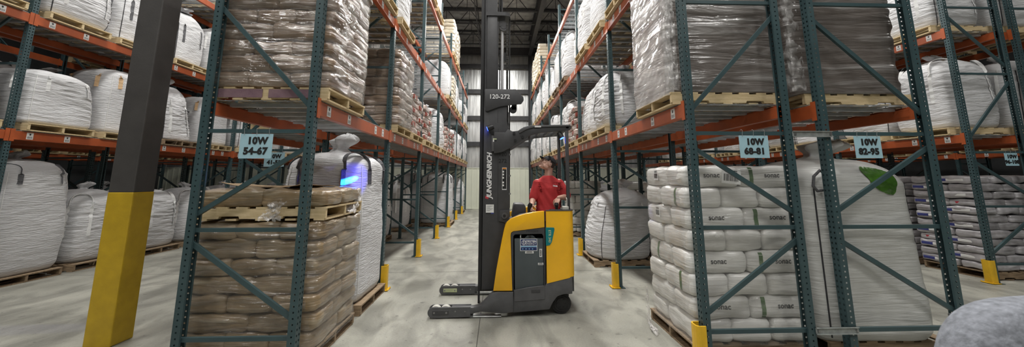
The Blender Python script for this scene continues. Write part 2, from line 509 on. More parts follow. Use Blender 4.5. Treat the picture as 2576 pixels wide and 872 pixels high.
# back wall: silver upper part with seams, ribbed cream liner below
b = MB(); b.cur = 0
b.box(XL, XR, YB, YB + 0.2, 2.32, ZC)
xx = XL + 0.3
while xx < XR:
    b.box(xx - 0.006, xx + 0.006, YB - 0.012, YB, 2.34, ZC); xx += 1.52
b.cur = 1
b.box(XL, XR, YB, YB + 0.2, 0, 2.32)
xx = XL + 0.1
while xx < XR:
    b.box(xx, xx + 0.05, YB - 0.022, YB, 0.06, 2.3); xx += 0.305
b.box(XL, XR, YB - 0.03, YB, 2.29, 2.33)
b.box(XL, XR, YB - 0.03, YB, 0.0, 0.05)
tag(b.build('wall_back', [M['foil'], M['liner']]), kind='structure')
b = MB(); b.box(XL - 0.2, XL, YF, YB, 0, ZC); tag(b.build('wall_left', M['dark_wall']), kind='structure')
b = MB(); b.box(XR, XR + 0.2, YF, YB, 0, ZC); tag(b.build('wall_right', M['dark_wall']), kind='structure')
b = MB(); b.box(XL - 0.2, XR + 0.2, YF - 0.2, YF, 0, ZC); tag(b.build('wall_rear', M['dark_wall']), kind='structure')
b = MB(); b.box(XL - 0.2, XR + 0.2, YF - 0.2, YB + 0.2, ZC, ZC + 0.15); tag(b.build('ceiling', M['roof']), kind='structure')
# girts across the silver wall
for i, z in enumerate((3.69, 5.22, 6.82, 8.37)):
    b = MB(); b.box(XL, XR, YB - 0.2, YB - 0.016, z - 0.1, z + 0.1)
    b.box(XL, XR, YB - 0.21, YB - 0.19, z - 0.13, z + 0.13)
    tag(b.build('trim_%d' % (i + 2), M['steel_dark']), kind='structure')
# eave beam, girder and wall column
b = MB(); b.box(XL, XR, 21.3, 21.32, 8.98, 9.42); b.box(XL, XR, 21.2, 21.42, 8.96, 8.99); b.box(XL, XR, 21.2, 21.42, 9.41, 9.44)
tag(b.build('eave_beam', M['steel_dark']), 'dark steel beam spanning the top of the silver back wall', 'beam')
b = MB(); b.box(1.78, 1.95, 21.29, 21.31, 0, 8.96); b.box(1.76, 1.78, 21.2, 21.4, 0, 8.96); b.box(1.95, 1.97, 21.2, 21.4, 0, 8.96); b.box(1.70, 2.03, 21.12, 21.48, 0, 0.02)
tag(b.build('wall_column', M['steel_dark']), 'dark steel column standing against the silver back wall', 'column')
b = MB(); b.box(1.855, 1.875, -4, 21.19, 9.0, 9.88); b.box(1.76, 1.97, -4, 21.19, 8.97, 9.0); b.box(1.76, 1.97, -4, 21.19, 9.88, 9.9)
tag(b.build('roof_girder', M['steel_dark']), 'deep dark roof girder running along the aisle to the back wall column', 'girder')
for i, (z, nm) in enumerate(((9.13, 'lower'), (9.93, 'upper'))):
    b = MB(); b.bar((-1.05, 10, z), (-1.05, 21.1, z), 0.05, 0.05)
    tag(b.build('bridging_bar', M['steel_dark']), nm + ' thin dark bridging bar tying the roof joists together', 'bar')
JY = [12.97, 14.4, 15.81, 17.2, 18.6, 20.0]
jp = None
for i, y in enumerate(JY):
    lab = 'dark open web roof joist, %s from the back wall' % ORD[len(JY) - 1 - i]
    if jp is None:
        jp = empty('roof_joist', (0, y, 0), 0, lab, 'joist', 'roof joists')
        a = MB(); a.box(XL + .1, 1.75, -0.06, -0.01, 9.17, 9.21); a.box(XL + .1, 1.75, 0.01, 0.06, 9.17, 9.21); a.box(1.98, XR - .1, -0.06, 0.06, 9.17, 9.21)
        a.build('bottom_chord', M['steel_dark'], jp)
        a = MB(); a.box(XL + .1, XR - .1, -0.06, 0.06, 9.905, 9.96); a.build('top_chord', M['steel_dark'], jp)
        for xa, xb in ((XL + 0.2, 1.25), (2.02, XR - 0.8)):
          a = MB(); x = xa; k = 0
          while x < xb - 0.1:
            if True:
                z0, z1 = (9.2, 9.92) if k % 2 == 0 else (9.92, 9.2)
                a.bar((x, 0, z0), (x + 0.56, 0, z1), 0.028, 0.028)
                if k % 2 == 0: a.bar((x + 0.56, 0, 9.2), (x + 0.56, 0, 9.92), 0.022, 0.022)
            x += 0.56; k += 1
          a.build('web_rods', M['steel_dark'], jp)
        remember(jp)
    else:
        o = copy_tree(jp); o.location = (0, y, 0); o['label'] = lab

# ------------------------------------------------------------------ pallet racking
Y0, BL, NF = 3.66, 2.515, 8
HT = 7.25
LV = [0.0, 2.475, 4.42, 6.42]                 # floor and top of the three beam levels
LVN = ['floor', 'first shelf', 'second shelf', 'top shelf']
ROWS = {   # left x, width, aisle side (+1: aisle face at the right end), first frame, short name, mirrored bracing
    'A': (-2.86, 1.07, 1, 0, 'left aisle rack', False),
    'B': (-4.16, 1.07, -1, 1, 'rack behind left aisle rack', True),
    'C': (-8.87, 1.07, 1, 0, 'far left rack', False),
    'G': (-10.15, 1.07, -1, 0, 'rack behind far left rack', True),
    'D': (1.91, 1.07, -1, 0, 'right aisle rack', True),
    'E': (3.30, 1.17, 1, 0, 'rack behind right aisle rack', False),
    'F': (8.20, 1.07, -1, 1, 'far right rack', True),
    'H': (-15.1, 1.07, 1, 0, 'outermost left rack', False),
    'J': (14.45, 1.07, -1, 0, 'outermost right rack', True),
    'I': (9.50, 1.07, 1, 1, 'rack behind far right rack', False),
}
def holed(mb, place, u0, u1, cols, hw, hh, pitch):
    """sheet in (u, z) with rows of punched holes; place(u, z) -> 3D"""
    br = [u0]
    for c in cols: br += [c - hw / 2, c + hw / 2]
    br.append(u1)
    n = int((HT - 0.1) / pitch)
    for i in range(len(br) - 1):
        a, c = br[i], br[i + 1]
        if i % 2 == 0:
            mb.add([place(a, 0), place(c, 0), place(c, HT), place(a, HT)], [(0, 1, 2, 3)])
        else:
            z = 0.0; vs = []; fs = []
            for k in range(n + 1):
                zn = 0.06 + k * pitch
                top = zn if k < n else HT
                q = len(vs)
                vs += [place(a, z), place(c, z), place(c, top), place(a, top)]
                fs.append((q, q + 1, q + 2, q + 3))
                z = zn + hh
            mb.add(vs, fs)
PD, PW = 0.072, 0.083
def post_mesh():
    b = MB(); hw = PW / 2
    # web at x = 0 looks to +x (aisle), two hole columns
    holed(b, lambda u, z: (0, u, z), -hw, hw, (-0.021, 0.021), 0.015, 0.019, 0.0508)
    for s in (-1, 1):
        holed(b, lambda u, z: (-u, s * hw, z), 0, PD, (0.036,), 0.014, 0.014, 0.0508)
        b.add([(-PD, s * hw, 0), (-PD, s * (hw - 0.02), 0), (-PD, s * (hw - 0.02), HT), (-PD, s * hw, HT)], [(0, 1, 2, 3)])
    return b.mesh('post', M['teal'], fix=False)
post_me = post_mesh()
def plate_mesh():
    b = MB(); b.box(-0.11, 0.03, -0.075, 0.075, 0, 0.008)
    b.cyl((0.018, 0.05, 0.014), 'Z', 0.009, 0.014, 8); b.cyl((0.018, -0.05, 0.014), 'Z', 0.009, 0.014, 8)
    return b.mesh('base_plate', M['teal'])
plate_me = plate_mesh()
HZ = [0.30, 1.24, 2.165, 3.58, 4.85, 6.05, 7.1]
DG = [((0, 1.13), (1, 0.44)), ((0, 1.37), (1, 2.03)), ((1, 2.38), (0, 3.44)), ((0, 3.72), (1, 4.72)), ((1, 5.0), (0, 5.92)), ((0, 6.2), (1, 6.98))]
def frame(row, n, proto={}):
    x0, w, side, first, nm, mir = ROWS[row]
    lab = 'teal steel upright frame, %s from the front, %s' % (ORD[n - first], nm)
    key = (w, mir)
    y = Y0 + n * BL
    if key in proto:
        o = copy_tree(proto[key]); o.location = (x0, y, 0); o['label'] = lab
        return o
    e = empty('rack_frame', (x0, y, 0), 0, lab, 'rack frame', 'rack frames')
    for s in (0, 1):
        p = link('post', post_me, e, (w if s else 0, 0, 0), (0, 0, 0 if s else PI))
        link('base_plate', plate_me, p)
    a, c = 0.035, w - 0.035
    for z in HZ:
        b = MB(); b.bar((a, 0, z), (c, 0, z), 0.032, 0.036); b.build('horizontal_brace', M['teal'], e)
    for (s0, z0), (s1, z1) in DG:
        if mir: s0, s1 = 1 - s0, 1 - s1
        b = MB(); b.bar((a if s0 == 0 else c, 0.004, z0), (a if s1 == 0 else c, 0.004, z1), 0.03, 0.042); b.build('diagonal_brace', M['teal'], e)
    remember(e); proto[key] = e
    return e
for row, (x0, w, side, first, nm, mir) in ROWS.items():
    for n in range(first, NF): frame(row, n)

# beams
def beam_mesh():
    b = MB(); h = PW / 2
    y0, y1 = h, BL - h
    prof = [(-0.006, -0.14), (-0.006, -0.028), (-0.03, -0.028), (-0.03, 0), (-0.066, 0), (-0.066, -0.14)]   # x, z step beam
    prof = [(0.0, -0.14), (0.0, 0.0), (-0.035, 0.0), (-0.035, -0.022), (-0.066, -0.022), (-0.066, -0.14)]
    b.prism(prof, 'Y', y0, y1)
    for yy, s in ((y0, -1), (y1, 1)):
        ya, yb = (yy - 0.038, yy + 0.02) if s < 0 else (yy - 0.02, yy + 0.038)
        b.box(0.0, 0.006, ya, yb, -0.17, 0.03)
    return b.mesh('beam', M['orange'])
beam_me = beam_mesh()
def barcode_mat():
    m = bpy.data.materials.new('location_label_print')
    m.use_nodes = True
    nt = m.node_tree; L = nt.links.new
    bs = nt.nodes['Principled BSDF']
    oc = nd(nt, 'ShaderNodeTexCoord').outputs['Object']
    sx = nd(nt, 'ShaderNodeSeparateXYZ'); L(oc, sx.inputs[0])
    wv = nd(nt, 'ShaderNodeTexNoise'); wv.inputs['Scale'].default_value = 1; wv.inputs['Detail'].default_value = 1
    mp = nd(nt, 'ShaderNodeMapping'); mp.inputs['Scale'].default_value = (0.01, 260, 0.01); L(oc, mp.inputs[0]); L(mp.outputs[0], wv.inputs['Vector'])
    g = nd(nt, 'ShaderNodeMath', operation='GREATER_THAN'); g.inputs[1].default_value = 0.5; L(wv.outputs['Fac'], g.inputs[0])
    lo = nd(nt, 'ShaderNodeMath', operation='LESS_THAN'); lo.inputs[1].default_value = -0.008; L(sx.outputs['Z'], lo.inputs[0])
    hi = nd(nt, 'ShaderNodeMath', operation='GREATER_THAN'); hi.inputs[1].default_value = -0.042; L(sx.outputs['Z'], hi.inputs[0])
    ay = nd(nt, 'ShaderNodeMath', operation='ABSOLUTE'); L(sx.outputs['Y'], ay.inputs[0])
    yl = nd(nt, 'ShaderNodeMath', operation='LESS_THAN'); yl.inputs[1].default_value = 0.035; L(ay.outputs[0], yl.inputs[0])
    m1 = nd(nt, 'ShaderNodeMath', operation='MULTIPLY'); L(g.outputs[0], m1.inputs[0]); L(lo.outputs[0], m1.inputs[1])
    m2 = nd(nt, 'ShaderNodeMath', operation='MULTIPLY'); L(hi.outputs[0], m2.inputs[0]); L(yl.outputs[0], m2.inputs[1])
    m3 = nd(nt, 'ShaderNodeMath', operation='MULTIPLY'); L(m1.outputs[0], m3.inputs[0]); L(m2.outputs[0], m3.inputs[1])
    mx = nd(nt, 'ShaderNodeMix', data_type='RGBA'); L(m3.outputs[0], mx.inputs['Factor'])
    mx.inputs['A'].default_value = (0.78, 0.78, 0.77, 1); mx.inputs['B'].default_value = (0.03, 0.03, 0.03, 1)
    L(mx.outputs['Result'], bs.inputs['Base Color'])
    return m
M['barcode'] = barcode_mat()
def loclabel_mesh():
    b = MB(); b.box(0, 0.002, -0.045, 0.045, -0.055, 0.055)
    b.cur = 1   # small black arrow
    b.add([(0.0028, -0.015, 0.04), (0.0028, 0.015, 0.04), (0.0028, 0.006, 0.022), (0.0028, -0.006, 0.022)], [(0, 1, 2, 3)])
    b.add([(0.0028, -0.02, 0.024), (0.0028, 0.02, 0.024), (0.0028, 0, 0.006)], [(0, 1, 2)])
    return b.mesh('slot_label', [M['barcode'], M['print']])
lab_me = loclabel_mesh()
LABELY = (0.26, 0.80, 1.77, 2.11)
def beams(row):
    x0, w, side, first, nm, mir = ROWS[row]
    for lv in (1, 2, 3):
        if row in 'GIHJ' and lv == 3: continue
        for bay in range(first, NF - 1):
            for fr in (0, 1):
                # aisle side beam has its face at the aisle end of the frame
                ais = (fr == 0)
                s = side if ais else -side
                x = (x0 + w) if s > 0 else x0
                x += s * 0.003
                o = link('rack_beam', beam_me, None, (x, Y0 + bay * BL + (0 if s > 0 else BL), LV[lv]), (0, 0, 0 if s > 0 else PI))
                tag(o, 'orange %s beam, %s, %s bay from front, %s' % ('aisle side' if ais else 'back', LVN[lv], ORD[bay - first], nm), 'rack beam', 'rack beams')
                if ais and row in 'ACDFHJ' and bay < 5 and lv < 3:
                    for yy in LABELY:
                        link('slot_label', lab_me, o, (0.0005, yy if s > 0 else BL - yy, -0.068))
                if not ais and row in 'EB' and False: pass
for r in ROWS: beams(r)

# wire decks: two per bay and level
def deck_mesh(w):
    b = MB(); W = 1.16
    d = w - 0.02
    t = 0.006
    n = 19
    for i in range(n):
        y = -W / 2 + W * i / (n - 1)
        b.box(-d / 2, d / 2, y - t / 2, y + t / 2, 0.004, 0.004 + t)
        for s in (-1, 1): b.box(s * d / 2 - t / 2, s * d / 2 + t / 2, y - t / 2, y + t / 2, -0.035, 0.004 + t)
    m = 10
    for i in range(m):
        x = -d / 2 + d * i / (m - 1)
        b.box(x - t / 2, x + t / 2, -W / 2, W / 2, 0.004 + t, 0.004 + 2 * t)
    for s in (-1, 1): b.box(s * d / 2 - t / 2, s * d / 2 + t / 2, -W / 2, W / 2, -0.038, -0.032)
    a = MB()
    for y in (-0.42, -0.14, 0.14, 0.42):
        a.box(-d / 2 + 0.07, d / 2 - 0.07, y - 0.025, y + 0.025, -0.03, 0.003)
    return b.mesh('wire_mesh', M['galv'], fix=False), a.mesh('support_channel', M['galv'])
DK = {}
def decks(row):
    x0, w, side, first, nm, mir = ROWS[row]
    for lv in (1, 2, 3):
        if row in 'GIHJ': continue
        for bay in range(first, NF - 1):
            for p in (0, 1):
                lab = 'grey wire deck, %s slot, %s, %s' % (ORD[(bay - first) * 2 + p], LVN[lv], nm)
                loc = (x0 + w / 2, Y0 + bay * BL + 0.06 + 0.6 + p * 1.195, LV[lv])
                if w in DK:
                    o = copy_tree(DK[w]); o.location = loc; o['label'] = lab
                else:
                    wm, cm = deck_mesh(w)
                    o = empty('wire_deck', loc, 0, lab, 'wire deck', 'wire decks')
                    link('wire_mesh', wm, o); link('support_channel', cm, o)
                    remember(o); DK[w] = o
for r in ROWS: decks(r)

# yellow post guards on the aisle side posts
def guard_mesh():
    b = MB(); pts = []
    # rounded U in plan wrapped around the post, open toward the rack
    for a in range(0, 7): pts.append((0.055 + 0.03 * math.sin(a / 6 * PI / 2) - 0.0, -0.06 - 0.0 + 0.03 * (1 - math.cos(a / 6 * PI / 2)) - 0.03))
    outer = [(-0.035, -0.066), (0.02, -0.066), (0.04, -0.06), (0.052, -0.042), (0.055, 0.0), (0.052, 0.042), (0.04, 0.06), (0.02, 0.066), (-0.035, 0.066)]
    t = 0.012
    inner = [(x - (t if x > 0.03 else 0), y * (1 - t / 0.066)) for x, y in outer]
    b.prism(outer + inner[::-1], 'Z', 0.008, 0.36)
    c = MB(); c.box(-0.05, 0.085, -0.09, 0.09, 0, 0.008)
    for s in (-1, 1):
        c.cyl((0.074, s * 0.078, 0.014), 'Z', 0.009, 0.014, 8)
    return b.mesh('shield', M['yellow_guard']), c.mesh('foot_plate', M['yellow_guard'])
gs, gf = guard_mesh()
gp = None
for row in 'ADF':
    x0, w, side, first, nm, mir = ROWS[row]
    for n in range(first, NF - 1):
        x = (x0 + w + 0.022) if side > 0 else (x0 - 0.022)
        loc = (x, Y0 + n * BL, 0.009)
        lab = 'yellow steel post guard at the %s frame of the %s' % (ORD[n - first], nm)
        if row == 'A' and n == 0: continue
        if gp is None:
            gp = empty('post_guard', loc, 0 if side > 0 else PI, lab, 'post guard', 'yellow post guards')
            link('shield', gs, gp); link('foot_plate', gf, gp, (0, 0, -0.001)); remember(gp)
        else:
            o = copy_tree(gp); o.location = loc; o.rotation_euler = (0, 0, 0 if side > 0 else PI); o['label'] = lab

# spacers joining the two back to back frames on the right
for z, nm in ((2.155, 'upper'), (0.31, 'lower')):
    b = MB(); b.box(2.97, 3.38, Y0 - 0.055, Y0 - 0.047, z - 0.03, z + 0.03)
    b.box(2.97, 3.38, Y0 - 0.068, Y0 - 0.047, z + 0.024, z + 0.03); b.box(2.97, 3.38, Y0 - 0.068, Y0 - 0.047, z - 0.03, z - 0.024)
    e = b.build('row_spacer', M['spacer'])
    tag(e, nm + ' galvanised row spacer between the two right hand rack frames', 'spacer', 'row spacers')
    for x in (2.99, 3.36):
        c = MB(); c.cyl((x, Y0 - 0.062, z), 'Y', 0.011, 0.014, 10); c.build('bolt', M['bolt'], e)

# hanging aisle signs
def sign(x0, x1, z0, z1, y, l1, l2, lab, tilt=0.0):
    e = empty('aisle_sign', ((x0 + x1) / 2, y, z1), 0, lab, 'sign', 'aisle signs')
    e.rotation_euler = (0, tilt, 0)
    w, h = x1 - x0, z1 - z0
    b = MB(); b.box(-w / 2, w / 2, 0, 0.004, -h, 0)
    b.build('board', M['sign_blue'], e)
    t1 = text_mesh(l1, h * 0.38, M['print'], off=0.0048, space=1.08); t2 = text_mesh(l2, h * 0.38, M['print'], off=0.0048, space=1.08)
    link('lettering', t1, e, (0.012, -0.0015, -h * 0.29), FACE_CAM); link('lettering', t2, e, (0, -0.0015, -h * 0.71), FACE_CAM)
    for k in (-0.38, 0, 0.38):
        c = MB()
        c.tube([(k * w, -0.004, -0.012), (k * w, -0.004, 0.02), (k * w, -0.012, 0.05), (k * w, 0.01, 0.062), (k * w, 0.03, 0.05)], 0.0022, 6)
        c.build('hook', M['galv'], e)
sign(-2.47, -2.165, 1.90, 2.135, Y0 - 0.03, '10W', '54-67', 'pale blue hanging sign reading 10W 54-67 on the left aisle rack')
sign(2.425, 2.725, 1.915, 2.14, Y0 - 0.03, '10W', '68-81', 'pale blue hanging sign reading 10W 68-81 above the white sacks')
sign(3.625, 3.905, 1.915, 2.14, Y0 - 0.03, '10W', '82-95', 'pale blue hanging sign reading 10W 82-95 on the right')
sign(-3.77, -3.45, 1.90, 2.13, Y0 + BL - 0.03, '10W', '41-53', 'pale blue hanging sign reading 10W 41-53 behind the 54-67 sign')
sign(8.81, 9.05, 1.93, 2.15, Y0 + BL - 0.03, '10W', '96-108', 'small pale blue hanging sign on the far right rack')

# steel building column with painted foot
cb = mat('column_dark_grey', (0.062, 0.058, 0.056), 0.55, var=0.12, vs=5, bump=0.1, bs=60)
cy = mat('column_yellow', (0.52, 0.34, 0.016), 0.5, var=0.1, vs=7, bump=0.1, bs=60)
e = empty('steel_column', (-4.105, 4.39, 0), 0, 'square steel building column, yellow below and dark grey above, left foreground', 'column')
b = MB(); b.bprism([(-0.135, -0.125), (0.135, -0.125), (0.135, 0.125), (-0.135, 0.125)], 'Z', 1.56, 9.85, 0.012); b.build('upper_shaft', cb, e)
b = MB(); b.bprism([(-0.137, -0.127), (0.137, -0.127), (0.137, 0.127), (-0.137, 0.127)], 'Z', 0, 1.565, 0.012); tag(b.build('painted_foot', cy, e), 'yellow painted lower half')
# ------------------------------------------------------------------ pallets
PH = 0.13
def pallet_parts(wood):
    out = []
    b = MB()
    for k in range(7):
        y = -0.51 + 0.14 / 2 + k * (1.02 - 0.14) / 6 - 0.0
        x = -0.61 + 0.05 + k * (1.22 - 0.1) / 6
        b.box(x - 0.055, x + 0.055, -0.51, 0.51, 0.112, 0.13)
    out.append(('deck_boards', b))
    for y in (-0.49, 0, 0.49):
        b = MB()
        # stringer with two fork notches
        b.prism([(-0.61, 0.018), (-0.40, 0.018), (-0.39, 0.042), (-0.21, 0.042), (-0.20, 0.018), (0.20, 0.018), (0.21, 0.042), (0.39, 0.042), (0.40, 0.018), (0.61, 0.018), (0.61, 0.112), (-0.61, 0.112)], 'Y', y - 0.019, y + 0.019)
        out.append(('stringer', b))
    b = MB()
    for x in (-0.55, -0.28, 0, 0.28, 0.55): b.box(x - 0.05, x + 0.05, -0.51, 0.51, 0, 0.018)
    out.append(('base_boards', b))
    return [(n, bb.mesh(n, wood)) for n, bb in out], None
PAL = {}
def pallet(loc, rz=0.0, kind='wood', label='', parts=True, group='wooden pallets'):
    key = (kind, parts)
    if key not in PAL:
        pp, _ = pallet_parts(M[kind])
        if parts:
            e = empty('pallet', loc, rz, label, 'pallet', group)
            for n, me in pp: link(n, me, e)
            remember(e)
        else:
            b = MB()
            for n, me in pp:
                b.add([v.co for v in me.vertices], [list(p.vertices) for p in me.polygons])
            e = tag(b.build('pallet', M[kind]), label, 'pallet', group)
            e.location = loc; e.rotation_euler = (0, 0, rz)
        PAL[key] = e
        return e
    o = copy_tree(PAL[key]); o.location = loc; o.rotation_euler = (0, 0, rz)
    o['label'] = label; o['group'] = group
    return o

# ------------------------------------------------------------------ bulk bags
def nz3(x, y, z):
    return mnoise.noise(Vector((x, y, z)))
def bag_body(seed, w, d, h, bulge=0.06, dome=0.22, wr=0.012, lean=(0, 0), sq=5.0, taper=0.0, fold=22, topr=0.1, lump=0.025, sag=0.0, nth=96, nz=84, sqt=3.2):
    so = seed * 13.7
    def pt(u, t):
        th = 2 * PI * u
        hs = h * (1 - dome)
        if t < 0.74:
            q = t / 0.74
            z = hs * q
            s = 1 + bulge * math.sin(PI * min(1, q) ** 0.75) - taper * q
            if q < 0.06: s *= 0.93 + 0.07 * math.sin(q / 0.06 * PI / 2)
            n = sq - (sq - sqt) * q * q
            v = 0
        else:
            v = (t - 0.74) / 0.26
            a = v * PI / 2
            s0 = 1 - taper
            s = s0 * (topr + (1 - topr) * math.cos(a) ** 0.75)
            z = hs + (h - hs) * math.sin(a) ** 1.15
            n = sqt + (2.1 - sqt) * v
            q = 1
        c, sn = math.cos(th), math.sin(th)
        r = (abs(c) ** n + abs(sn) ** n) ** (-1 / n)
        # woven cloth: sagging near-level folds, lumps, gathers at the neck
        fz = z + 0.06 * nz3(c * 1.3 + so, sn * 1.3, z * 0.8)
        f1 = nz3(c * 1.6 + so, sn * 1.6 + 3, fz * fold)
        f2 = nz3(c * 3.5 - so, sn * 3.5, fz * fold * 1.9 + 5)
        env = 0.35 + 0.65 * min(1, q * 1.3) if v == 0 else (1 - v) ** 0.5
        f1 = (1 - abs(f1) * 2.2)
        f1 = max(-0.6, f1)
        dsp = wr * (f1 * 0.8 + f2 * 0.5) * env
        dsp += lump * nz3(c * 1.1 + so, sn * 1.1, z * 1.7 + so)
        if v > 0:
            dsp += 0.035 * v * (1 - v * 0.5) * math.sin(9 * th + 3 * nz3(c + so, sn, z * 3))
            z += 0.02 * nz3(c * 2 + so, sn * 2, 7.7) * (1 - v)
        x = (w / 2 * s) * r * c + dsp * c
        y = (d / 2 * s) * r * sn + dsp * sn
        x += lean[0] * (z / h) ** 1.5 * h; y += lean[1] * (z / h) ** 1.5 * h
        if sag: z -= sag * max(0, v) * 0.0
        return (x, y, z)
    b = MB()
    b.grid(pt, nth, nz, closed_u=True)
    n = nth
    b.f.append(list(range(n - 1, -1, -1))); b.mi.append(0)
    k = len(b.v) - n
    b.f.append(list(range(k, k + n))); b.mi.append(0)
    return b, pt
def spout(seed, h=0.3, r=0.1, tilt=(0.1, 0.0)):
    b = MB(); so = seed * 5.1
    def pt(u, t):
        th = 2 * PI * u
        prof = [0.16, 0.10, 0.062, 0.07, 0.105, 0.125, 0.10, 0.045]
        k = t * (len(prof) - 1); i = min(int(k), len(prof) - 2); f = k - i
        rr = (prof[i] * (1 - f) + prof[i + 1] * f) * r / 0.1
        rr *= 1 + 0.28 * math.sin(5 * th + 2 * t + so) * min(1, t * 2.5) + 0.18 * nz3(math.cos(th) * 2 + so, math.sin(th) * 2, t * 4)
        z = t * h + 0.05 * nz3(math.cos(th) * 1.5, math.sin(th) * 1.5 + so, t * 2) * t
        return (rr * math.cos(th) * 1.15 + tilt[0] * t * t, rr * math.sin(th) * 0.8 + tilt[1] * t * t, z)
    b.grid(pt, 36, 22, closed_u=True)
    b.f.append(list(range(len(b.v) - 36, len(b.v)))); b.mi.append(0)
    return b
def loop_strap(p0, p1, hh, w=0.06, flop=(0, 0, 0), wd=None):
    """inverted U of webbing from p0 to p1 standing hh high"""
    p0, p1 = Vector(p0), Vector(p1)
    pts = []
    N = 12
    for i in range(N + 1):
        a = PI * i / N
        m = (p0 + p1) / 2 + (p0 - p1) / 2 * math.cos(a)
        pts.append(m + Vector((0, 0, hh * math.sin(a) ** 0.7)) + Vector(flop) * math.sin(a))
    d = (p1 - p0).normalized()
    wdir = wd or Vector((-d.y, d.x, 0.15))
    b = MB(); b.ribbon(pts, wdir, w, 0.006)
    return b
BAGK = {}
def bag_kind(key, seed, w=1.04, d=1.04, h=1.4, body='bag', strap='strap_white', spouted=True, loops=4, loop_h=0.22, loop_down=0.5, cord=True, lh_flop=0.0, pouch=True, sp_h=0.28, sp_r=0.1, strap_w=0.06, sptilt=(0.1, 0), **kw):
    """builds the parts (meshes) of one kind of bulk bag; instances share them"""
    b, pt = bag_body(seed, w, d, h, **kw)
    parts = [('bag_body', b.mesh('bag_body', M[body], smooth=True), (0, 0, 0))]
    topz = 0.74
    r2 = random.Random(seed)
    def surf(u, t, out=0.006):
        p = Vector(pt(u % 1, t)); c = Vector(pt(0.25, t)); c2 = Vector(pt(0.75, t)); m = (c + c2) / 2
        n = Vector((p.x - m.x, p.y - m.y, 0)).normalized()
        return p + n * out
    if loops:
        for k in range(loops):
            u = 0.125 + k * 0.25
            du = 0.045
            L = []
            t0 = 0.74 - loop_down * 0.74
            a = surf(u - du, 0.73, 0.008); c = surf(u + du, 0.73, 0.008)
            down1 = [surf(u - du, t0 + (0.73 - t0) * i / 10, 0.008) for i in range(11)]
            down2 = [surf(u + du, 0.73 - (0.73 - t0) * i / 10, 0.008) for i in range(11)]
            mid = []
            rad = Vector((a.x + c.x, a.y + c.y, 0)).normalized()
            fl = r2.uniform(-1, 1) * lh_flop
            hh = loop_h * r2.uniform(0.8, 1.15)
            for i in range(1, 12):
                an = PI * i / 12
                m = (a + c) / 2 + (a - c) / 2 * math.cos(an)
                mid.append(m + Vector((0, 0, 1)) * hh * math.sin(an) ** 0.6 + (c - a) * fl * math.sin(an) - rad * 0.10 * math.sin(an))
            pts = down1 + mid + down2
            tang = Vector((-rad.y, rad.x, 0))
            mb = MB()
            wds = []
            for i, p in enumerate(pts):
                if i < 10 or i > len(pts) - 11: wds.append(tang)
                else: wds.append(rad * 0.8 + tang * 0.25)
            mb.ribbon(pts, wds, strap_w, 0.007)
            parts.append(('lift_loop', mb.mesh('lift_loop', M[strap]), (0, 0, 0)))
    if cord:
        for u in (0.125, 0.375, 0.625, 0.875):
            mb = MB(); mb.tube([surf(u + 0.012, 0.02 + 0.72 * i / 24, 0.003) for i in range(25)], 0.007, 6)
            parts.append(('seam_cord', mb.mesh('seam_cord', M['cord_dark' if cord == 'dark' else 'strap_white']), (0, 0, 0)))
    if spouted:
        top = Vector(pt(0, 1)); c2 = Vector(pt(0.5, 1)); m = (top + c2) / 2
        parts.append(('filling_spout', spout(seed, sp_h, sp_r, sptilt).mesh('filling_spout', M[body], smooth=True), (m.x, m.y, m.z - 0.03)))
    if pouch:
        for u in (0.52,):
            q = [surf(u - 0.03, 0.52, 0.008), surf(u + 0.03, 0.52, 0.008), surf(u + 0.03, 0.57, 0.008), surf(u - 0.03, 0.57, 0.008)]
            mb = MB(); mb.add(q, [(0, 1, 2, 3)])
            q2 = [p + (p - Vector((0, 0, p.z))).normalized() * 0.002 for p in q]
            cc = sum(q2, Vector()) / 4
            mb.cur = 1; mb.add([cc + (p - cc) * 0.45 for p in q2], [(0, 1, 2, 3)])
            parts.append(('document_pouch', mb.mesh('document_pouch', [M['paper'], M['print_grey']]), (0, 0, 0)))
    BAGK[key] = parts
def bag(key, loc, rz, label, group='white bulk bags', sc=1.0, light=False):
    e = empty('bulk_bag', loc, rz, label, 'bulk bag', group)
    e.scale = (sc, sc, sc) if not isinstance(sc, (tuple, list)) else sc
    for n, me, off in BAGK[key]:
        if light and n in ('document_pouch',): continue
        link(n, me, e, off)
    return e

bag_kind('tall_dark', 3, 1.10, 1.10, 1.95, strap='strap_dark', bulge=0.015, dome=0.11, wr=0.007, sq=7, fold=14, loops=4, loop_h=0.2, loop_down=0.14, strap_w=0.075, lump=0.02, sp_h=0.3, sp_r=0.13, cord=True)
bag_kind('round', 11, 1.04, 1.04, 1.22, bulge=0.13, dome=0.26, wr=0.021, sq=3.4, fold=26, cord='dark', loop_down=0.75, sp_h=0.2, lean=(0.03, 0.02))
bag_kind('round_b', 12, 1.0, 1.02, 1.28, bulge=0.10, dome=0.3, wr=0.019, sq=3.8, fold=24, taper=0.06, loop_down=0.8, sp_h=0.22, cord=True, lean=(-0.02, 0.05))
bag_kind('cone', 13, 0.98, 1.0, 1.3, bulge=0.07, dome=0.35, wr=0.022, sq=3.6, fold=28, taper=0.16, loop_down=0.8, sp_h=0.2, lean=(0.02, -0.06), cord='dark', lump=0.04)
bag_kind('squat', 14, 1.12, 1.12, 1.02, bulge=0.05, dome=0.18, wr=0.013, sq=4.6, fold=12, taper=0.03, spouted=False, loops=4, loop_h=0.08, loop_down=0.3, cord=True, lump=0.05)
bag_kind('tan_strap', 15, 0.98, 0.98, 1.36, strap='strap_tan', bulge=0.03, dome=0.14, wr=0.006, sq=6, fold=30, loop_h=0.06, loop_down=0.22, strap_w=0.09, spouted=False, cord=True)
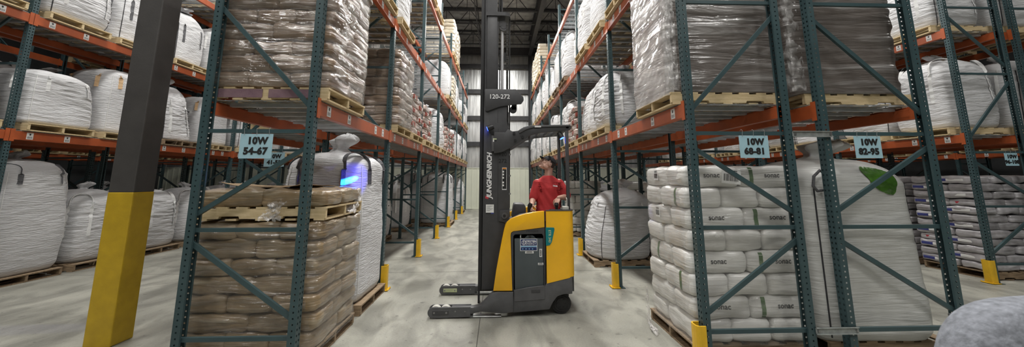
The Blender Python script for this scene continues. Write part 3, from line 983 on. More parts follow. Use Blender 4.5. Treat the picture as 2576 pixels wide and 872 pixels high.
bag_kind('lean', 16, 1.12, 1.10, 1.34, bulge=0.09, dome=0.22, wr=0.021, sq=3.8, fold=22, lean=(-0.11, 0.0), loop_down=0.0, loop_h=0.12, cord='dark', sp_h=0.24, sp_r=0.15, sptilt=(0.02, 0.02), lump=0.05)
bag_kind('strapped', 17, 1.0, 1.0, 1.32, strap='strap_dark', bulge=0.05, dome=0.3, wr=0.014, sq=4.5, fold=10, loop_down=0.5, loop_h=0.05, cord='dark', sp_h=0.16, lump=0.07, spouted=True, sp_r=0.2)
bag_kind('tall_grey', 18, 1.08, 1.08, 1.82, body='bag', strap='strap_dark', bulge=0.03, dome=0.12, wr=0.011, sq=6, fold=13, loop_h=0.16, loop_down=0.12, strap_w=0.07, spouted=True, sp_h=0.15)
bag_kind('looped', 19, 1.02, 1.0, 1.30, bulge=0.07, dome=0.22, wr=0.017, sq=4.2, fold=20, taper=-0.04, loop_h=0.26, loop_down=0.55, sp_h=0.16, cord=False)
bag_kind('smooth', 20, 1.04, 1.04, 1.30, bulge=0.08, dome=0.22, wr=0.006, sq=3.4, fold=16, spouted=True, sp_h=0.1, loops=4, loop_h=0.1, loop_down=0.7, cord=False)
bag_kind('plain', 21, 1.06, 1.06, 1.35, bulge=0.06, dome=0.2, wr=0.016, sq=4.6, fold=20, spouted=True, sp_h=0.16, loops=4, loop_h=0.12, loop_down=0.4, cord='dark', lump=0.05, lean=(0.0, 0.04))

# ------------------------------------------------------------------ sacks
def sack_mesh(seed, l, w, h, m, n=8.5, crease=0.006):
    nx, ny, nzc = 20, 14, 7
    bm = bmesh.new()
    so = seed * 9.3
    idx = {}
    def P(x, y, z):
        k = (round(x, 4), round(y, 4), round(z, 4))
        if k in idx: return idx[k]
        q = (abs(x) ** n + abs(y) ** n + abs(z) ** n) ** (-1 / n)
        # edges pinch toward the seams
        px, py, pz = x * q, y * q, z * q
        e = max(abs(px), abs(py)) ** 6
        pz *= 1 - 0.13 * e
        X, Y, Z = px * l / 2, py * w / 2, pz * h / 2
        f = crease * nz3(X * 9 + so, Y * 9, Z * 26 + so) + crease * 1.9 * nz3(X * 4.5 - so, Y * 4.5, Z * 9 + so)
        d = Vector((px / l, py / w, pz / h)).normalized()
        v = bm.verts.new(Vector((X, Y, Z)) + d * f)
        idx[k] = v
        return v
    def lin(a, k): return -1 + 2 * k / a
    def face(fn, a, b):
        for i in range(a):
            for j in range(b):
                vs = [P(*fn(lin(a, i), lin(b, j))), P(*fn(lin(a, i + 1), lin(b, j))), P(*fn(lin(a, i + 1), lin(b, j + 1))), P(*fn(lin(a, i), lin(b, j + 1)))]
                if len(set(vs)) == 4:
                    try: bm.faces.new(vs)
                    except ValueError: pass
    for s in (-1, 1):
        face(lambda a, b: (a, b, s), nx, ny)
        face(lambda a, b: (a, s, b), nx, nzc)
        face(lambda a, b: (s, a, b), ny, nzc)
    t = MB(); t.bm(bm)
    return t.mesh('sack', m, smooth=True)
SK = {}
def sack_variants(key, l, w, h, m, crease=0.006, over=1.015):
    SK[key] = ([sack_mesh(i + len(SK) * 7, l * over, w * over, h * 1.07, M[m], crease=crease) for i in range(5)], l, w, h)
sack_variants('brown', 0.61, 0.405, 0.168, 'brown', 0.012, 1.05)
sack_variants('tan', 0.61, 0.405, 0.165, 'brown_ground', 0.013, 1.05)
sack_variants('white', 0.60, 0.40, 0.213, 'white_sack', 0.007)
sack_variants('red', 0.58, 0.38, 0.14, 'red_sack', 0.011)
sack_variants('cream', 0.6, 0.4, 0.15, 'cream_sack', 0.007)
sack_variants('print', 0.6, 0.4, 0.135, 'print_sack', 0.010)
SKN = {'brown': 'paper_sack', 'tan': 'paper_sack', 'white': 'white_sack', 'red': 'reddish_sack', 'cream': 'cream_sack', 'print': 'printed_sack'}
POS5 = ['front aisle corner', 'front middle', 'front inner corner', 'rear aisle corner', 'rear inner corner']
def stack(kind, cx, cy, z0, layers, side, what, where, group, start=0, jig=0.012, which=None, cb=None):
    """five sacks a layer, alternate layers turned; side=+1 aisle toward +x"""
    meshes, l, w, h = SK[kind]
    r = random.Random(int(cx * 100) + int(cy * 37) + layers)
    made = []
    for k in range(layers):
        z = z0 + h * k + h / 2
        alt = (k + start) % 2
        # local x' = distance from aisle side, y = along the aisle (front = toward camera)
        if alt == 0:   # front row: three ends toward the camera, rear row: two long sides
            cells = [(0, -w * 0.5, PI / 2, -l / 2 + 0.0), (1, None, PI / 2, 0), (2, None, PI / 2, 0)]
            xs = [side * w, 0, -side * w]
            rows = [(xs[i], -w / 2 - 0.0, PI / 2, i, POS5[i]) for i in range(3)]
            rows += [(side * l / 2, l / 2, 0, 3, POS5[3]), (-side * l / 2, l / 2, 0, 4, POS5[4])]
            yoff = 0.0
            rows = [(x, (-w / 2 if i < 3 else l / 2), a, i, p) for x, y, a, i, p in rows]
        else:
            rows = [(side * l / 2, -l / 2, 0, 0, 'front aisle corner'), (-side * l / 2, -l / 2, 0, 1, 'front inner corner')]
            rows += [(side * w, w / 2, PI / 2, 2, 'rear aisle corner'), (0, w / 2, PI / 2, 3, 'rear middle'), (-side * w, w / 2, PI / 2, 4, 'rear inner corner')]
        for x, y, a, i, p in rows:
            # footprint 3w (x) by l + w (y); shift so that it is centred
            if alt == 0: yy = y + ((-l / 2 + w / 2) - 0) + (0 if i < 3 else 0)
            if alt == 0:
                yy = (-(l + w) / 2 + l / 2) if i < 3 else ((l + w) / 2 - w / 2)
            else:
                yy = (-(l + w) / 2 + w / 2) if i < 2 else ((l + w) / 2 - l / 2)
            if which and not which(p, k): continue
            o = link(SKN[kind], r.choice(meshes))
            o.location = (cx + x + r.uniform(-jig, jig), cy + yy + r.uniform(-jig, jig), z + 0.002)
            o.rotation_euler = (r.uniform(-.015, .015), r.uniform(-.015, .015), a + r.choice((0, PI)) + r.uniform(-.03, .03))
            tag(o, '%s, %s layer up, %s, %s' % (what, ORD[k], p, where), 'sack', group)
            made.append((o, k, p, alt))
            if cb: cb(o, k, p, alt)
    return made

# wrapped block load (goods hidden under tight film)
def wrapped(name, x0, x1, y0, y1, z0, z1, m, label, seed, layers=9):
    so = seed * 3.3
    cx, cy = (x0 + x1) / 2, (y0 + y1) / 2
    hh = z1 - z0
    def pt(u, t):
        if t > 0.94:
            v = (t - 0.94) / 0.06; s = 1 - v * 0.98; z = hh * (0.985 + 0.015 * math.sin(v * PI / 2))
        else:
            s = 1; z = hh * 0.985 * t / 0.94
        th = 2 * PI * u
        c, sn = math.cos(th), math.sin(th)
        n = 11
        r = (abs(c) ** n + abs(sn) ** n) ** (-1 / n)
        zz = z + z0
        bl = 0.0035 * abs(math.sin(PI * z / hh * layers)) ** 0.6
        px, py = r * c, r * sn
        corner = max(0, min(abs(px), abs(py)) - 0.8) / 0.2
        dd = 0.020 * nz3(px * 1.6 + so, py * 1.6, zz * 1.6) + 0.006 * nz3(px * 3 + so, py * 3 + zz * 1.2, zz * 7) + bl
        dd += 0.030 * corner * nz3(px * 9 + so, py * 9, zz * 14)
        return (cx + (x1 - x0) / 2 * s * px + dd * c * s, cy + (y1 - y0) / 2 * s * py + dd * sn * s, zz)
    b = MB()
    # more samples near corners: remap u
    b.grid(pt, 180, 110, closed_u=True)
    b.f.append(list(range(179, -1, -1))); b.mi.append(0)
    k = len(b.v) - 180
    b.f.append(list(range(k, k + 180))); b.mi.append(0)
    e = empty('wrapped_load', (0, 0, 0), 0, label, 'wrapped load')
    b.build('wrapped_goods', M[m], e, smooth=True)
    return e
def film_corner(parent, x, y, z0, z1, seed, w=0.10, dirs=((1, 0), (0, 1))):
    """crumpled gather of film running up one corner of a load"""
    so = seed * 2.7
    def pt(u, t):
        a = (u - 0.5) * 2
        z = z0 + (z1 - z0) * t
        if a < 0: px, py = -a * dirs[0][0] * w, -a * dirs[0][1] * w
        else: px, py = a * dirs[1][0] * w, a * dirs[1][1] * w
        f = 0.022 * nz3(a * 2.5 + so, z * 9, 1) + 0.014 * nz3(a * 6, z * 22 + so, 4)
        ox = -(dirs[0][0] + dirs[1][0]); oy = -(dirs[0][1] + dirs[1][1])
        out = 0.016 + f
        return (x + px + ox * out, y + py + oy * out, z)
    b = MB(); b.grid(pt, 16, 90)
    return b.build('film_gather', M['film'], parent, smooth=True, fix=False)
# ------------------------------------------------------------------ what stands where
KD = {'tall_dark': 'tall boxy white bulk bag with dark loops', 'round': 'bulging white bulk bag with dark seams', 'round_b': 'rounded white bulk bag with white straps',
      'cone': 'white bulk bag narrowing to a tied top', 'squat': 'wide squat white bulk bag', 'tan_strap': 'square white bulk bag with tan straps',
      'lean': 'leaning white bulk bag', 'strapped': 'slumped white bulk bag with dark strap', 'tall_grey': 'tall plain white bulk bag with dark loops',
      'looped': 'ribbed white bulk bag with standing loops', 'smooth': 'smooth round white bulk bag', 'plain': 'plain white bulk bag with folded top'}
def cx_of(row):
    x0, w, side = ROWS[row][:3]
    return (x0 + w + 0.07 - 0.61) if side > 0 else (x0 - 0.07 + 0.61)
def cy_of(s): return Y0 + (s // 2) * BL + 0.66 + (s % 2) * 1.195
def zt(lv): return 0.001 if lv == 0 else LV[lv] + 0.0165
def where(row, s, lv, what=None):
    nm = ROWS[row][4]; f = ROWS[row][3] * 2
    if lv == 0: return '%s floor slot, %s' % (ORD[s - f] if s >= f else 'first', nm)
    return '%s slot, %s, %s' % (ORD[s - f], LVN[lv], nm)
def put_pallet(row, s, lv, kind='wood', dx=0, dy=0, rz=0, what='load'):
    far = cy_of(s) > 9.5 or row in 'GIHJ'
    side = ROWS[row][2]
    return pallet((cx_of(row) + dx, cy_of(s) + dy, zt(lv)), (0 if side > 0 else PI) + rz, kind,
                  ('pale' if kind == 'wood' else 'weathered brown') + ' pallet, ' + where(row, s, lv), not far)
def put_bag(row, s, lv, key, pal='wood', dx=0, dy=0, rz=0, sc=1.0, k=0, desc=None):
    put_pallet(row, s, lv, pal, dx, dy)
    side = ROWS[row][2]
    far = cy_of(s) > 12
    return bag(key, (cx_of(row) + dx, cy_of(s) + dy, zt(lv) + PH + 0.004), (0 if side > 0 else PI) + rz + k * PI / 2,
               (desc or KD[key]) + ', ' + where(row, s, lv), sc=sc, light=far)

vis_left = lambda p, k: ('aisle' in p) or ('front' in p)
vis_right = vis_left
def vis_shell(p, k): return 'aisle' in p or 'front' in p
def vis_aisle(p, k): return 'aisle' in p

def film_wrap(cx, cy, hx, hy, z0, z1, lh, m, label, seed, out=0.024, amp=0.016, n=9):
    """film pulled tight round four sides of a stack, dipping a little between the layers"""
    so = seed * 4.7
    def pt(u, t):
        th = 2 * PI * (u + 0.03)
        c, q = math.cos(th), math.sin(th)
        r = (abs(c) ** n + abs(q) ** n) ** (-1 / n)
        z = z0 + (z1 - z0) * t
        px, py = r * c, r * q
        d = out - 0.010 * (1 - abs(math.sin(PI * (z - z0) / lh)) ** 0.5)
        d += amp * nz3(px * 2.2 + so, py * 2.2, z * 2.4) + amp * 0.5 * nz3(px * 5 + so, py * 5 + z * 2, z * 9)
        return (cx + hx * px + d * c, cy + hy * py + d * q, z)
    b = MB(); b.grid(pt, 150, int((z1 - z0) / lh) * 10, closed_u=True)
    return tag(b.build('stretch_film', M[m], None, smooth=True, fix=False), label, 'film')
def film_sheet(name, x, y0, y1, z0, z1, side, seed, m, label, parent=None, amp=0.02):
    so = seed * 4.1
    def pt(u, t):
        y = y0 + (y1 - y0) * u; z = z0 + (z1 - z0) * t
        e = max(0, abs(u - .5) * 2 - .86) / .14
        d = amp * nz3(y * 3 + so, z * 5 + y * 2, so) + amp * 0.5 * nz3(y * 8, z * 14 + y * 5, so + 4)
        return (x + side * (d - 0.07 * e * e), y, z)
    b = MB(); b.grid(pt, 60, 110)
    o = b.build(name, M[m], parent, smooth=True, fix=False)
    if parent is None: tag(o, label, 'film')
    else: o['label'] = label
    return o
# ---- left aisle rack, floor
put_pallet('A', 0, 0, 'wood_old', dx=0.01, dy=-0.02)
ax, ay = cx_of('A') + 0.0, cy_of(0) - 0.02
lo = stack('tan', ax, ay, 0.132, 7, 1, 'tan paper sack', 'wrapped floor load, left aisle rack', 'tan sacks on the left floor')
zt1 = 0.132 + 7 * 0.165 + 0.02
pallet((ax + 0.02, ay - 0.0, zt1), 0.02, 'wood', 'pale pallet lying across the top of the tan sacks at left front')
for (o, k, p, alt) in stack('tan', ax + 0.03, ay, zt1 + PH, 1, 1, 'tan paper sack', 'on the pallet atop the left floor load', 'tan sacks above the upper pallet', start=1):
    o['label'] = 'tan paper sack, %s, on the pallet atop the left floor load' % p
film_wrap(ax, ay, 0.628, 0.526, 0.10, 0.132 + 7 * 0.165, 0.165, 'film_wrap_up', 'clear stretch film wrapped round the lower tan floor load', 3)
# sheet of cardboard, slightly curled, on the topmost sacks
b = MB(); zc = zt1 + PH + 0.178
def cardpt(u, t):
    x = -0.44 + 0.80 * u; y = -0.30 + 0.72 * t
    return (x + 0.03 * t, y, 0.012 + 0.05 * max(0, 1 - u * 2.2) ** 2 * (1 - t) + 0.03 * max(0, u - 0.75) * 4 * (1 - t) + 0.010 * nz3(u * 3, t * 3, 2))
b.grid(cardpt, 24, 16)
o = b.build('cardboard_sheet', M['card'], None, smooth=True)
sd = o.modifiers.new('thick', 'SOLIDIFY'); sd.thickness = 0.005
o.location = (ax - 0.02, ay - 0.1, zc)
tag(o, 'loose brown cardboard sheet lying on top of the tan sacks', 'cardboard')
# tall bag beside it
put_bag('A', 1, 0, 'tall_dark', 'wood_old', dy=0.05, dx=0.0)
put_bag('A', 8, 0, 'tall_grey', 'wood_old', dx=0.04, k=1)
put_bag('A', 12, 0, 'plain', 'wood_old', sc=(1.0, 1.0, 1.2))
# ---- left aisle rack, first shelf
film_wrap(cx_of('A'), cy_of(0) - 0.08, 0.628, 0.526, zt(1) + PH + 0.002, zt(1) + PH + 1.66, 0.168, 'film_wrap', 'clear stretch film wrapped round the nearest brown stack, left aisle shelf', 1)
pp = put_pallet('A', 0, 1, 'wood', dy=-0.08)
pp['label'] = 'purple sided pallet with pale blocks, nearest on left aisle shelf'
for x in (-0.26, 0.29):
    b = MB(); b.box(x - 0.27 if x > 0 else x - 0.24, x + 0.22, -0.516, -0.5095, 0.022, 0.108)
    tag(b.build('side_board', M['wood_purple'], pp), 'purple side board')
stack('brown', cx_of('A') + 0.0, cy_of(0) - 0.08, zt(1) + PH + 0.002, 10, 1, 'brown sack', 'nearest stack on left aisle shelf', 'brown sacks nearest on the left shelf', jig=0.02, which=vis_shell)
film_wrap(cx_of('A'), cy_of(2), 0.628, 0.526, zt(1) + PH + 0.002, zt(1) + PH + 1.33, 0.168, 'film_wrap', 'clear stretch film wrapped round the second brown stack, left aisle shelf', 2)
put_pallet('A', 2, 1, 'wood')
stack('brown', cx_of('A'), cy_of(2), zt(1) + PH + 0.002, 8, 1, 'brown sack', 'second stack on left aisle shelf', 'brown sacks second on the left shelf', start=1, jig=0.02, which=vis_shell)
red_me = {}
def red_cb(o, k, p, alt):
    if 'aisle' not in p: return
    # dark red printed ends
    long_y = abs(math.sin(o.rotation_euler.z)) > 0.7
    key = 'e'
    if key not in red_me:
        b = MB(); b.rbox(0.262, 0.2965, -0.18, 0.10, -0.05, 0.052, 0.014, 2)
        c = MB(); c.rbox(-0.29, 0.29, -0.197, -0.165, -0.03, 0.03, 0.012, 2)
        red_me['e'] = b.mesh('printed_end', M['red_end']); red_me['s'] = c.mesh('printed_band', M['red_end'])
    e = link('printed_end', red_me['e'], o)
    e2 = link('printed_end', red_me['e'], o, None, (0, 0, PI))
vis_left = lambda p, k: ('aisle' in p) or ('front' in p)
for i, (s, n, ly) in enumerate(((3, 'first', 6), (4, 'second', 6), (7, 'third', 6), (8, 'fourth', 6))):
    put_pallet('A', s, 1, 'wood')
    stack('red', cx_of('A'), cy_of(s), zt(1) + PH + 0.002, ly, 1, 'reddish sack', '%s red stack on left aisle shelf' % n, 'reddish sacks on the left shelf, %s stack' % n, start=i % 2, jig=0.02, which=vis_left if s == 3 else vis_aisle, cb=red_cb)
put_bag('A', 5, 1, 'cone', sc=0.85); put_bag('A', 6, 1, 'plain', k=1, sc=(1, 1, 0.98))
put_bag('A', 9, 1, 'tall_grey', sc=(1, 1, 0.62)); put_bag('A', 10, 1, 'round_b'); put_bag('A', 11, 1, 'strapped', k=1); put_bag('A', 12, 1, 'plain'); put_bag('A', 13, 1, 'looped')
# second and top shelves
put_bag('A', 2, 2, 'looped', k=1); put_bag('A', 7, 2, 'smooth', sc=1.02, dx=0.02); put_bag('A', 9, 2, 'plain'); put_bag('A', 10, 2, 'round_b'); put_bag('A', 12, 2, 'strapped'); put_bag('A', 13, 2, 'plain')
put_bag('A', 1, 2, 'plain', k=2)
put_pallet('A', 8, 2, 'wood')
stack('cream', cx_of('A'), cy_of(8), zt(2) + PH + 0.002, 7, 1, 'cream sack', 'cream stack on left aisle second shelf', 'cream sacks on the left second shelf', which=vis_left)
put_bag('A', 5, 3, 'plain'); put_bag('A', 4, 3, 'plain', k=1)
for i, s in enumerate((8, 9)):
    put_pallet('A', s, 3, 'wood')
    stack('cream', cx_of('A'), cy_of(s), zt(3) + PH + 0.002, 9, 1, 'cream sack', '%s cream stack on left aisle top shelf' % ORD[i], 'cream sacks on the left top shelf', which=vis_left if i == 0 else vis_aisle, start=i)
# ---- rack behind the left aisle rack
for s, key, sc, k in ((5, 'plain', 1.05, 0), (7, 'looped', 1.05, 1), (9, 'tall_grey', 1.0, 2), (11, 'plain', 1.1, 1), (3, 'round_b', 1.0, 0)):
    put_bag('B', s, 0, key, 'wood_old', sc=sc, k=k)
for s, key, k in ((2, 'plain', 0), (3, 'round', 1), (5, 'looped', 2), (6, 'round_b', 0), (8, 'plain', 1)):
    put_bag('B', s, 1, key, k=k)
for s, key, k in ((2, 'plain', 0), (4, 'round', 1), (6, 'plain', 2)):
    put_bag('B', s, 2, key, k=k)
# ---- far left rack
put_bag('C', 1, 1, 'smooth', k=1, dx=-.02); put_bag('C', 2, 1, 'squat', sc=(1.0, 1.0, 0.97), dy=0.0)
put_bag('C', 3, 1, 'tan_strap', sc=(1, .95, 1)); put_bag('C', 4, 1, 'cone', 'wood_old', sc=(1, .95, 1.03)); put_bag('C', 5, 1, 'tan_strap', k=1, sc=(1, 1, 0.97))
for s, key, k in ((6, 'plain', 0), (7, 'tall_grey', 1), (8, 'round_b', 0), (9, 'plain', 2), (10, 'looped', 1), (11, 'round', 0)):
    put_bag('C', s, 1, key, k=k, sc=(1, 1, 0.75) if key == 'tall_grey' else 1)
for s, key, k, sc in ((1, 'plain', 1, 1), (2, 'round', 0, (1.05, 1.05, 1.0)), (3, 'strapped', 2, (0.95, .95, 1)), (4, 'strapped', 0, (1.0, 1.0, 1.03)), (5, 'plain', 0, 1), (6, 'plain', 1, 1), (7, 'round_b', 0, 1), (8, 'plain', 3, 1)):
    put_bag('C', s, 2, key, k=k, sc=sc)
for s, key in ((5, 'plain'), (6, 'round_b'), (7, 'plain'), (8, 'plain')): put_bag('C', s, 3, key)
for s, key, k, sc, dx in ((1, 'tall_grey', 1, (1.03, 1.03, 1.05), -.12), (2, 'tall_grey', 0, (1.03, 1.03, 1.05), -.14), (3, 'looped', 0, (0.95, .9, 1.05), -.14), (4, 'looped', 1, (1, 1.0, 1.02), -.14), (5, 'looped', 2, (1, 1, 1.03), -.14), (6, 'plain', 0, 1.02, -.14), (7, 'round_b', 1, 1.02, -.14), (8, 'looped', 0, 1, -.14), (9, 'plain', 0, 1.02, -.14)):
    put_bag('C', s, 0, key, 'wood_old', sc=sc, k=k, dx=dx)
# ---- rack behind the far left rack
for s, key, lv in ((1, 'plain', 1), (2, 'looped', 1), (3, 'looped', 1), (4, 'round_b', 1), (6, 'plain', 1), (2, 'plain', 2), (4, 'plain', 2), (5, 'plain', 2)):
    put_bag('G', s, lv, key, 'wood_old' if lv == 0 else 'wood', k=s % 4)

# ---- right aisle rack, floor: the white printed sacks
put_pallet('D', 0, 0, 'wood_old', dx=0.06, dy=-0.0)
sx, sy = cx_of('D') + 0.06, cy_of(0) - 0.02
def paper_label(parent, loc, rot, w, h, name='barcode_label', lab=None):
    b = MB(); b.box(-w / 2, w / 2, -0.002, 0, -h / 2, h / 2)
    b.cur = 1
    rr = random.Random(int(w * 1000))
    x = -w * 0.40
    while x < w * 0.38:
        bw = rr.choice((0.0025, 0.004, 0.006)) * w / 0.2
        b.box(x, x + bw, -0.003, -0.002, -h * 0.32, h * 0.16); x += bw + rr.choice((0.003, 0.005)) * w / 0.2
    for q in (0.26, 0.36): b.box(-w * 0.3, w * 0.3, -0.003, -0.002, h * q, h * (q + 0.05))
    o = b.build(name, [M['paper'], M['print']], parent)
    o.location = loc; o.rotation_euler = rot
    return o
from mathutils.bvhtree import BVHTree
BV = {}
def conform(me_src, sack, off, axis_y=-1, lift=0.0025, sub=0):
    """copy of a flat print, laid in local x/z on the -y side of a sack mesh"""
    key = (me_src.name, sack.data.name, off)
    if key in BV: return BV[key]
    d = sack.data
    if d.name not in BV: BV[d.name] = BVHTree.FromPolygons([v.co.copy() for v in d.vertices], [list(p.vertices) for p in d.polygons])
    me = me_src.copy()
    for v in me.vertices:
        x, z = v.co.x + off[0], v.co.y + off[1]
        h = BV[d.name].ray_cast(Vector((x, -1.0, z)), Vector((0, 1, 0)))
        y = h[0].y if h[0] is not None else -0.18
        v.co = Vector((x, y - lift, z))
    BV[key] = me
    return me
def flat_strip(w, h, m, nx=2, nz=12):
    b = MB(); b.grid(lambda u, t: ((u - .5) * w, (t - .5) * h, 0), nx, nz)
    return b.mesh('print_strip', M[m], fix=False)
gm = flat_strip(0.042, 0.19, 'green_band')
SON = text_mesh('sonac', 0.072, M['print_grey'], off=0.0016, ext=0)
lab0 = None
sonac_layers = 8
for (o, k, p, alt) in stack('white', sx, sy, 0.134, sonac_layers, -1, 'white printed sack', 'right aisle floor load', 'white printed sacks on the right floor', start=0, jig=0.012, which=lambda p, k: k == 7 or 'aisle' in p or 'front' in p):
    if alt == 1 and 'front' in p:      # long side toward the camera
        o.rotation_euler = (o.rotation_euler.x * .3, o.rotation_euler.y * .3, 0.0)
        link('printed_name', conform(SON, o, (0.0 if 'inner' not in p else 0.05, 0.012)), o)
        if 'inner' in p: link('green_band', conform(gm, o, (-0.175, 0.0)), o)
        if 'inner' not in p and k == 7:
            lb = paper_label(o, (0.20, -0.215, 0.0), (0.04, 0.09, 0), 0.20, 0.15)
    if alt == 0 and p == 'front aisle corner':   # long side toward the aisle
        o.rotation_euler.z = -PI / 2
        if k in (2, 6): link('green_band', conform(gm, o, (0.1, 0)), o)
    if alt == 1 and p == 'rear aisle corner':
        o.rotation_euler.z = -PI / 2
        if k == 3: link('green_band', conform(gm, o, (-0.02, 0)), o)
        if k in (5, 7): paper_label(o, (0.04, -0.213, 0.02), (0, 0, 0), 0.12, 0.12)
film_wrap(sx, sy, 0.606, 0.506, 0.12, 0.134 + 8 * 0.213, 0.213, 'film_white', 'clear stretch film wrapped round the white printed sack load', 4)
# paper shipping label on the top layer
# ragged film tail at the foot of that load
def film_rag(name, pts, w, seed, label):
    so = seed * 1.9
    P = [Vector(p) for p in pts]
    def pt(u, t):
        k = t * (len(P) - 1); i = min(int(k), len(P) - 2); f = k - i
        c = P[i].lerp(P[i + 1], f)
        a = (u - 0.5) * w * (0.6 + 0.6 * abs(nz3(t * 4 + so, 1, 0)))
        return (c.x + 0.5 * a + 0.035 * nz3(u * 4 + so, t * 9, 0), c.y + a * 0.8 + 0.035 * nz3(u * 4, t * 9 + so, 3), max(0.006, c.z + 0.04 * nz3(u * 5, t * 8, so)))
    b = MB(); b.grid(pt, 14, 44)
    return tag(b.build(name, M['film'], None, smooth=True, fix=False), label, 'film')
film_rag('film_tail', [(1.80, 4.66, 0.42), (1.80, 4.64, 0.25), (1.78, 4.60, 0.12), (1.77, 4.52, 0.03), (1.78, 4.36, 0.02)], 0.17, 3, 'torn clear film trailing from the foot of the white sack load')
film_rag('film_tail', [(-2.10, 3.705, 1.49), (-2.13, 3.70, 1.42), (-2.17, 3.695, 1.36), (-2.14, 3.70, 1.32)], 0.22, 8, 'crumpled clear film bunched on the front of the tan sack load')
film_rag('film_tail', [(-1.74, 4.62, 1.60), (-1.71, 4.66, 1.52), (-1.72, 4.60, 1.42), (-1.70, 4.45, 1.33)], 0.22, 5, 'loose clear film hanging at the aisle corner of the tan sacks')
# leaning bag behind
put_bag('D', 3, 0, 'lean', 'wood_old', dy=0.0, dx=0.05, sc=(1.0, 0.93, 1.0))
vis_right = lambda p, k: ('aisle' in p) or ('front' in p)
for i, s in enumerate((6, 7)):
    put_pallet('D', s, 0, 'wood_old', dx=0.1)
    stack('white', cx_of('D') + 0.1, cy_of(s), 0.134, 7, -1, 'white sack', '%s far stack, right aisle rack floor' % ORD[i], 'white sacks far on the right floor', which=vis_right, start=i)
put_bag('D', 9, 0, 'plain', 'wood_old'); put_bag('D', 11, 0, 'round_b', 'wood_old')
# first shelf
put_pallet('D', 0, 1, 'wood', dy=-0.02)
zz = zt(1) + PH + 0.003
e = wrapped('wrapped_load', cx_of('D') - 0.615, cx_of('D') + 0.60, cy_of(0) - 0.53, cy_of(0) + 0.49, zz, zz + 1.55, 'dark_load', 'large film wrapped load of brown goods, right aisle shelf, first slot', 4)
film_sheet('aisle_film', cx_of('D') - 0.640, cy_of(0) - 0.53, cy_of(0) + 0.49, zz - 0.03, zz + 1.52, -1, 7, 'film_side', 'film on the aisle side, aisle light painted in as pale streaks', e, amp=0.014)
film_corner(e, cx_of('D') - 0.60, cy_of(0) - 0.515, zz + 0.02, zz + 1.5, 1, dirs=((1, 0), (0, 1)))
put_bag('D', 2, 1, 'round', sc=(1.0, 1.0, 0.92), dx=0.02, k=3); put_bag('D', 3, 1, 'round_b', sc=(.95, .95, 0.95), k=1)
put_pallet('D', 4, 1, 'wood')
stack('red', cx_of('D'), cy_of(4), zt(1) + PH + 0.002, 6, -1, 'reddish sack', 'red stack on right aisle shelf', 'reddish sacks on the right shelf', which=vis_right, cb=red_cb, jig=0.02)
for s, key, k, sc in ((5, 'looped', 0, 1), (6, 'plain', 1, .95), (7, 'tall_grey', 0, (1, 1, 0.75)), (8, 'round', 1, (.95, .95, 1)), (9, 'smooth', 0, 1), (10, 'plain', 2, 1), (11, 'tall_grey', 1, (1, 1, .78)), (12, 'round_b', 0, 1), (13, 'plain', 0, 1.05)):
    put_bag('D', s, 1, key, k=k, sc=sc)
# second shelf
for s, key, k, sc, pk in ((1, 'plain', 2, 1, 'wood'), (2, 'tall_grey', 1, (1, 1, .78), 'wood'), (3, 'plain', 0, (1, 1, 1.05), 'wood'), (5, 'looped', 3, (1.0, 1.0, 1.1), 'wood_old'), (6, 'smooth', 0, (1.0, 1, 1.12), 'wood_old'), (7, 'round_b', 1, (1, 1, 1.05), 'wood'), (8, 'tall_grey', 0, (1, 1, .85), 'wood'), (9, 'looped', 1, (1, 1, 1.1), 'wood'), (10, 'tall_grey', 2, (.97, .97, .85), 'wood'), (11, 'plain', 0, (.97, .97, 1.1), 'wood'), (12, 'looped', 2, (.97, .97, 1.05), 'wood'), (13, 'plain', 1, (.97, .97, 1.1), 'wood')):
    put_bag('D', s, 2, key, pk, k=k, sc=sc)
for i, s in enumerate((10, 11, 12)):
    put_pallet('D', s, 3, 'wood')
    stack('cream', cx_of('D'), cy_of(s), zt(3) + PH + 0.002, 9, -1, 'tan sack', '%s tan stack on right aisle top shelf' % ORD[i], 'tan sacks on the right top shelf', which=vis_left if i == 0 else vis_aisle, start=i)
# ---- rack behind the right aisle rack
put_pallet('E', 0, 0, 'wood_old', dx=-0.05)
put_pallet('E', 0, 1, 'wood', dx=-0.0)
ex = cx_of('E')
e = wrapped('wrapped_load', 3.20, 4.47, cy_of(0) - 0.53, cy_of(0) + 0.49, zz, zz + 1.55, 'dark_load', 'film wrapped load of brown goods, rack behind right aisle rack, first slot', 9)
film_corner(e, 3.22, cy_of(0) - 0.515, zz + 0.02, zz + 1.5, 6, w=0.13, dirs=((1, 0), (0, 1)))
# big film covered bag standing on the floor there
bag_kind('filmed', 31, 1.22, 1.08, 1.80, body='bag_film', strap='strap_dark', bulge=0.01, dome=0.15, wr=0.008, sq=7.5, sqt=5.0, fold=12, spouted=True, sp_h=0.26, sp_r=0.17, sptilt=(0.22, 0), loops=0, loop_h=0.1, loop_down=0.16, strap_w=0.07, cord='dark', lump=0.035, topr=0.16)
eb = bag('filmed', (3.77, cy_of(0) - 0.02, 0.134), 0, 'large film covered white bulk bag with green patch, right foreground floor')
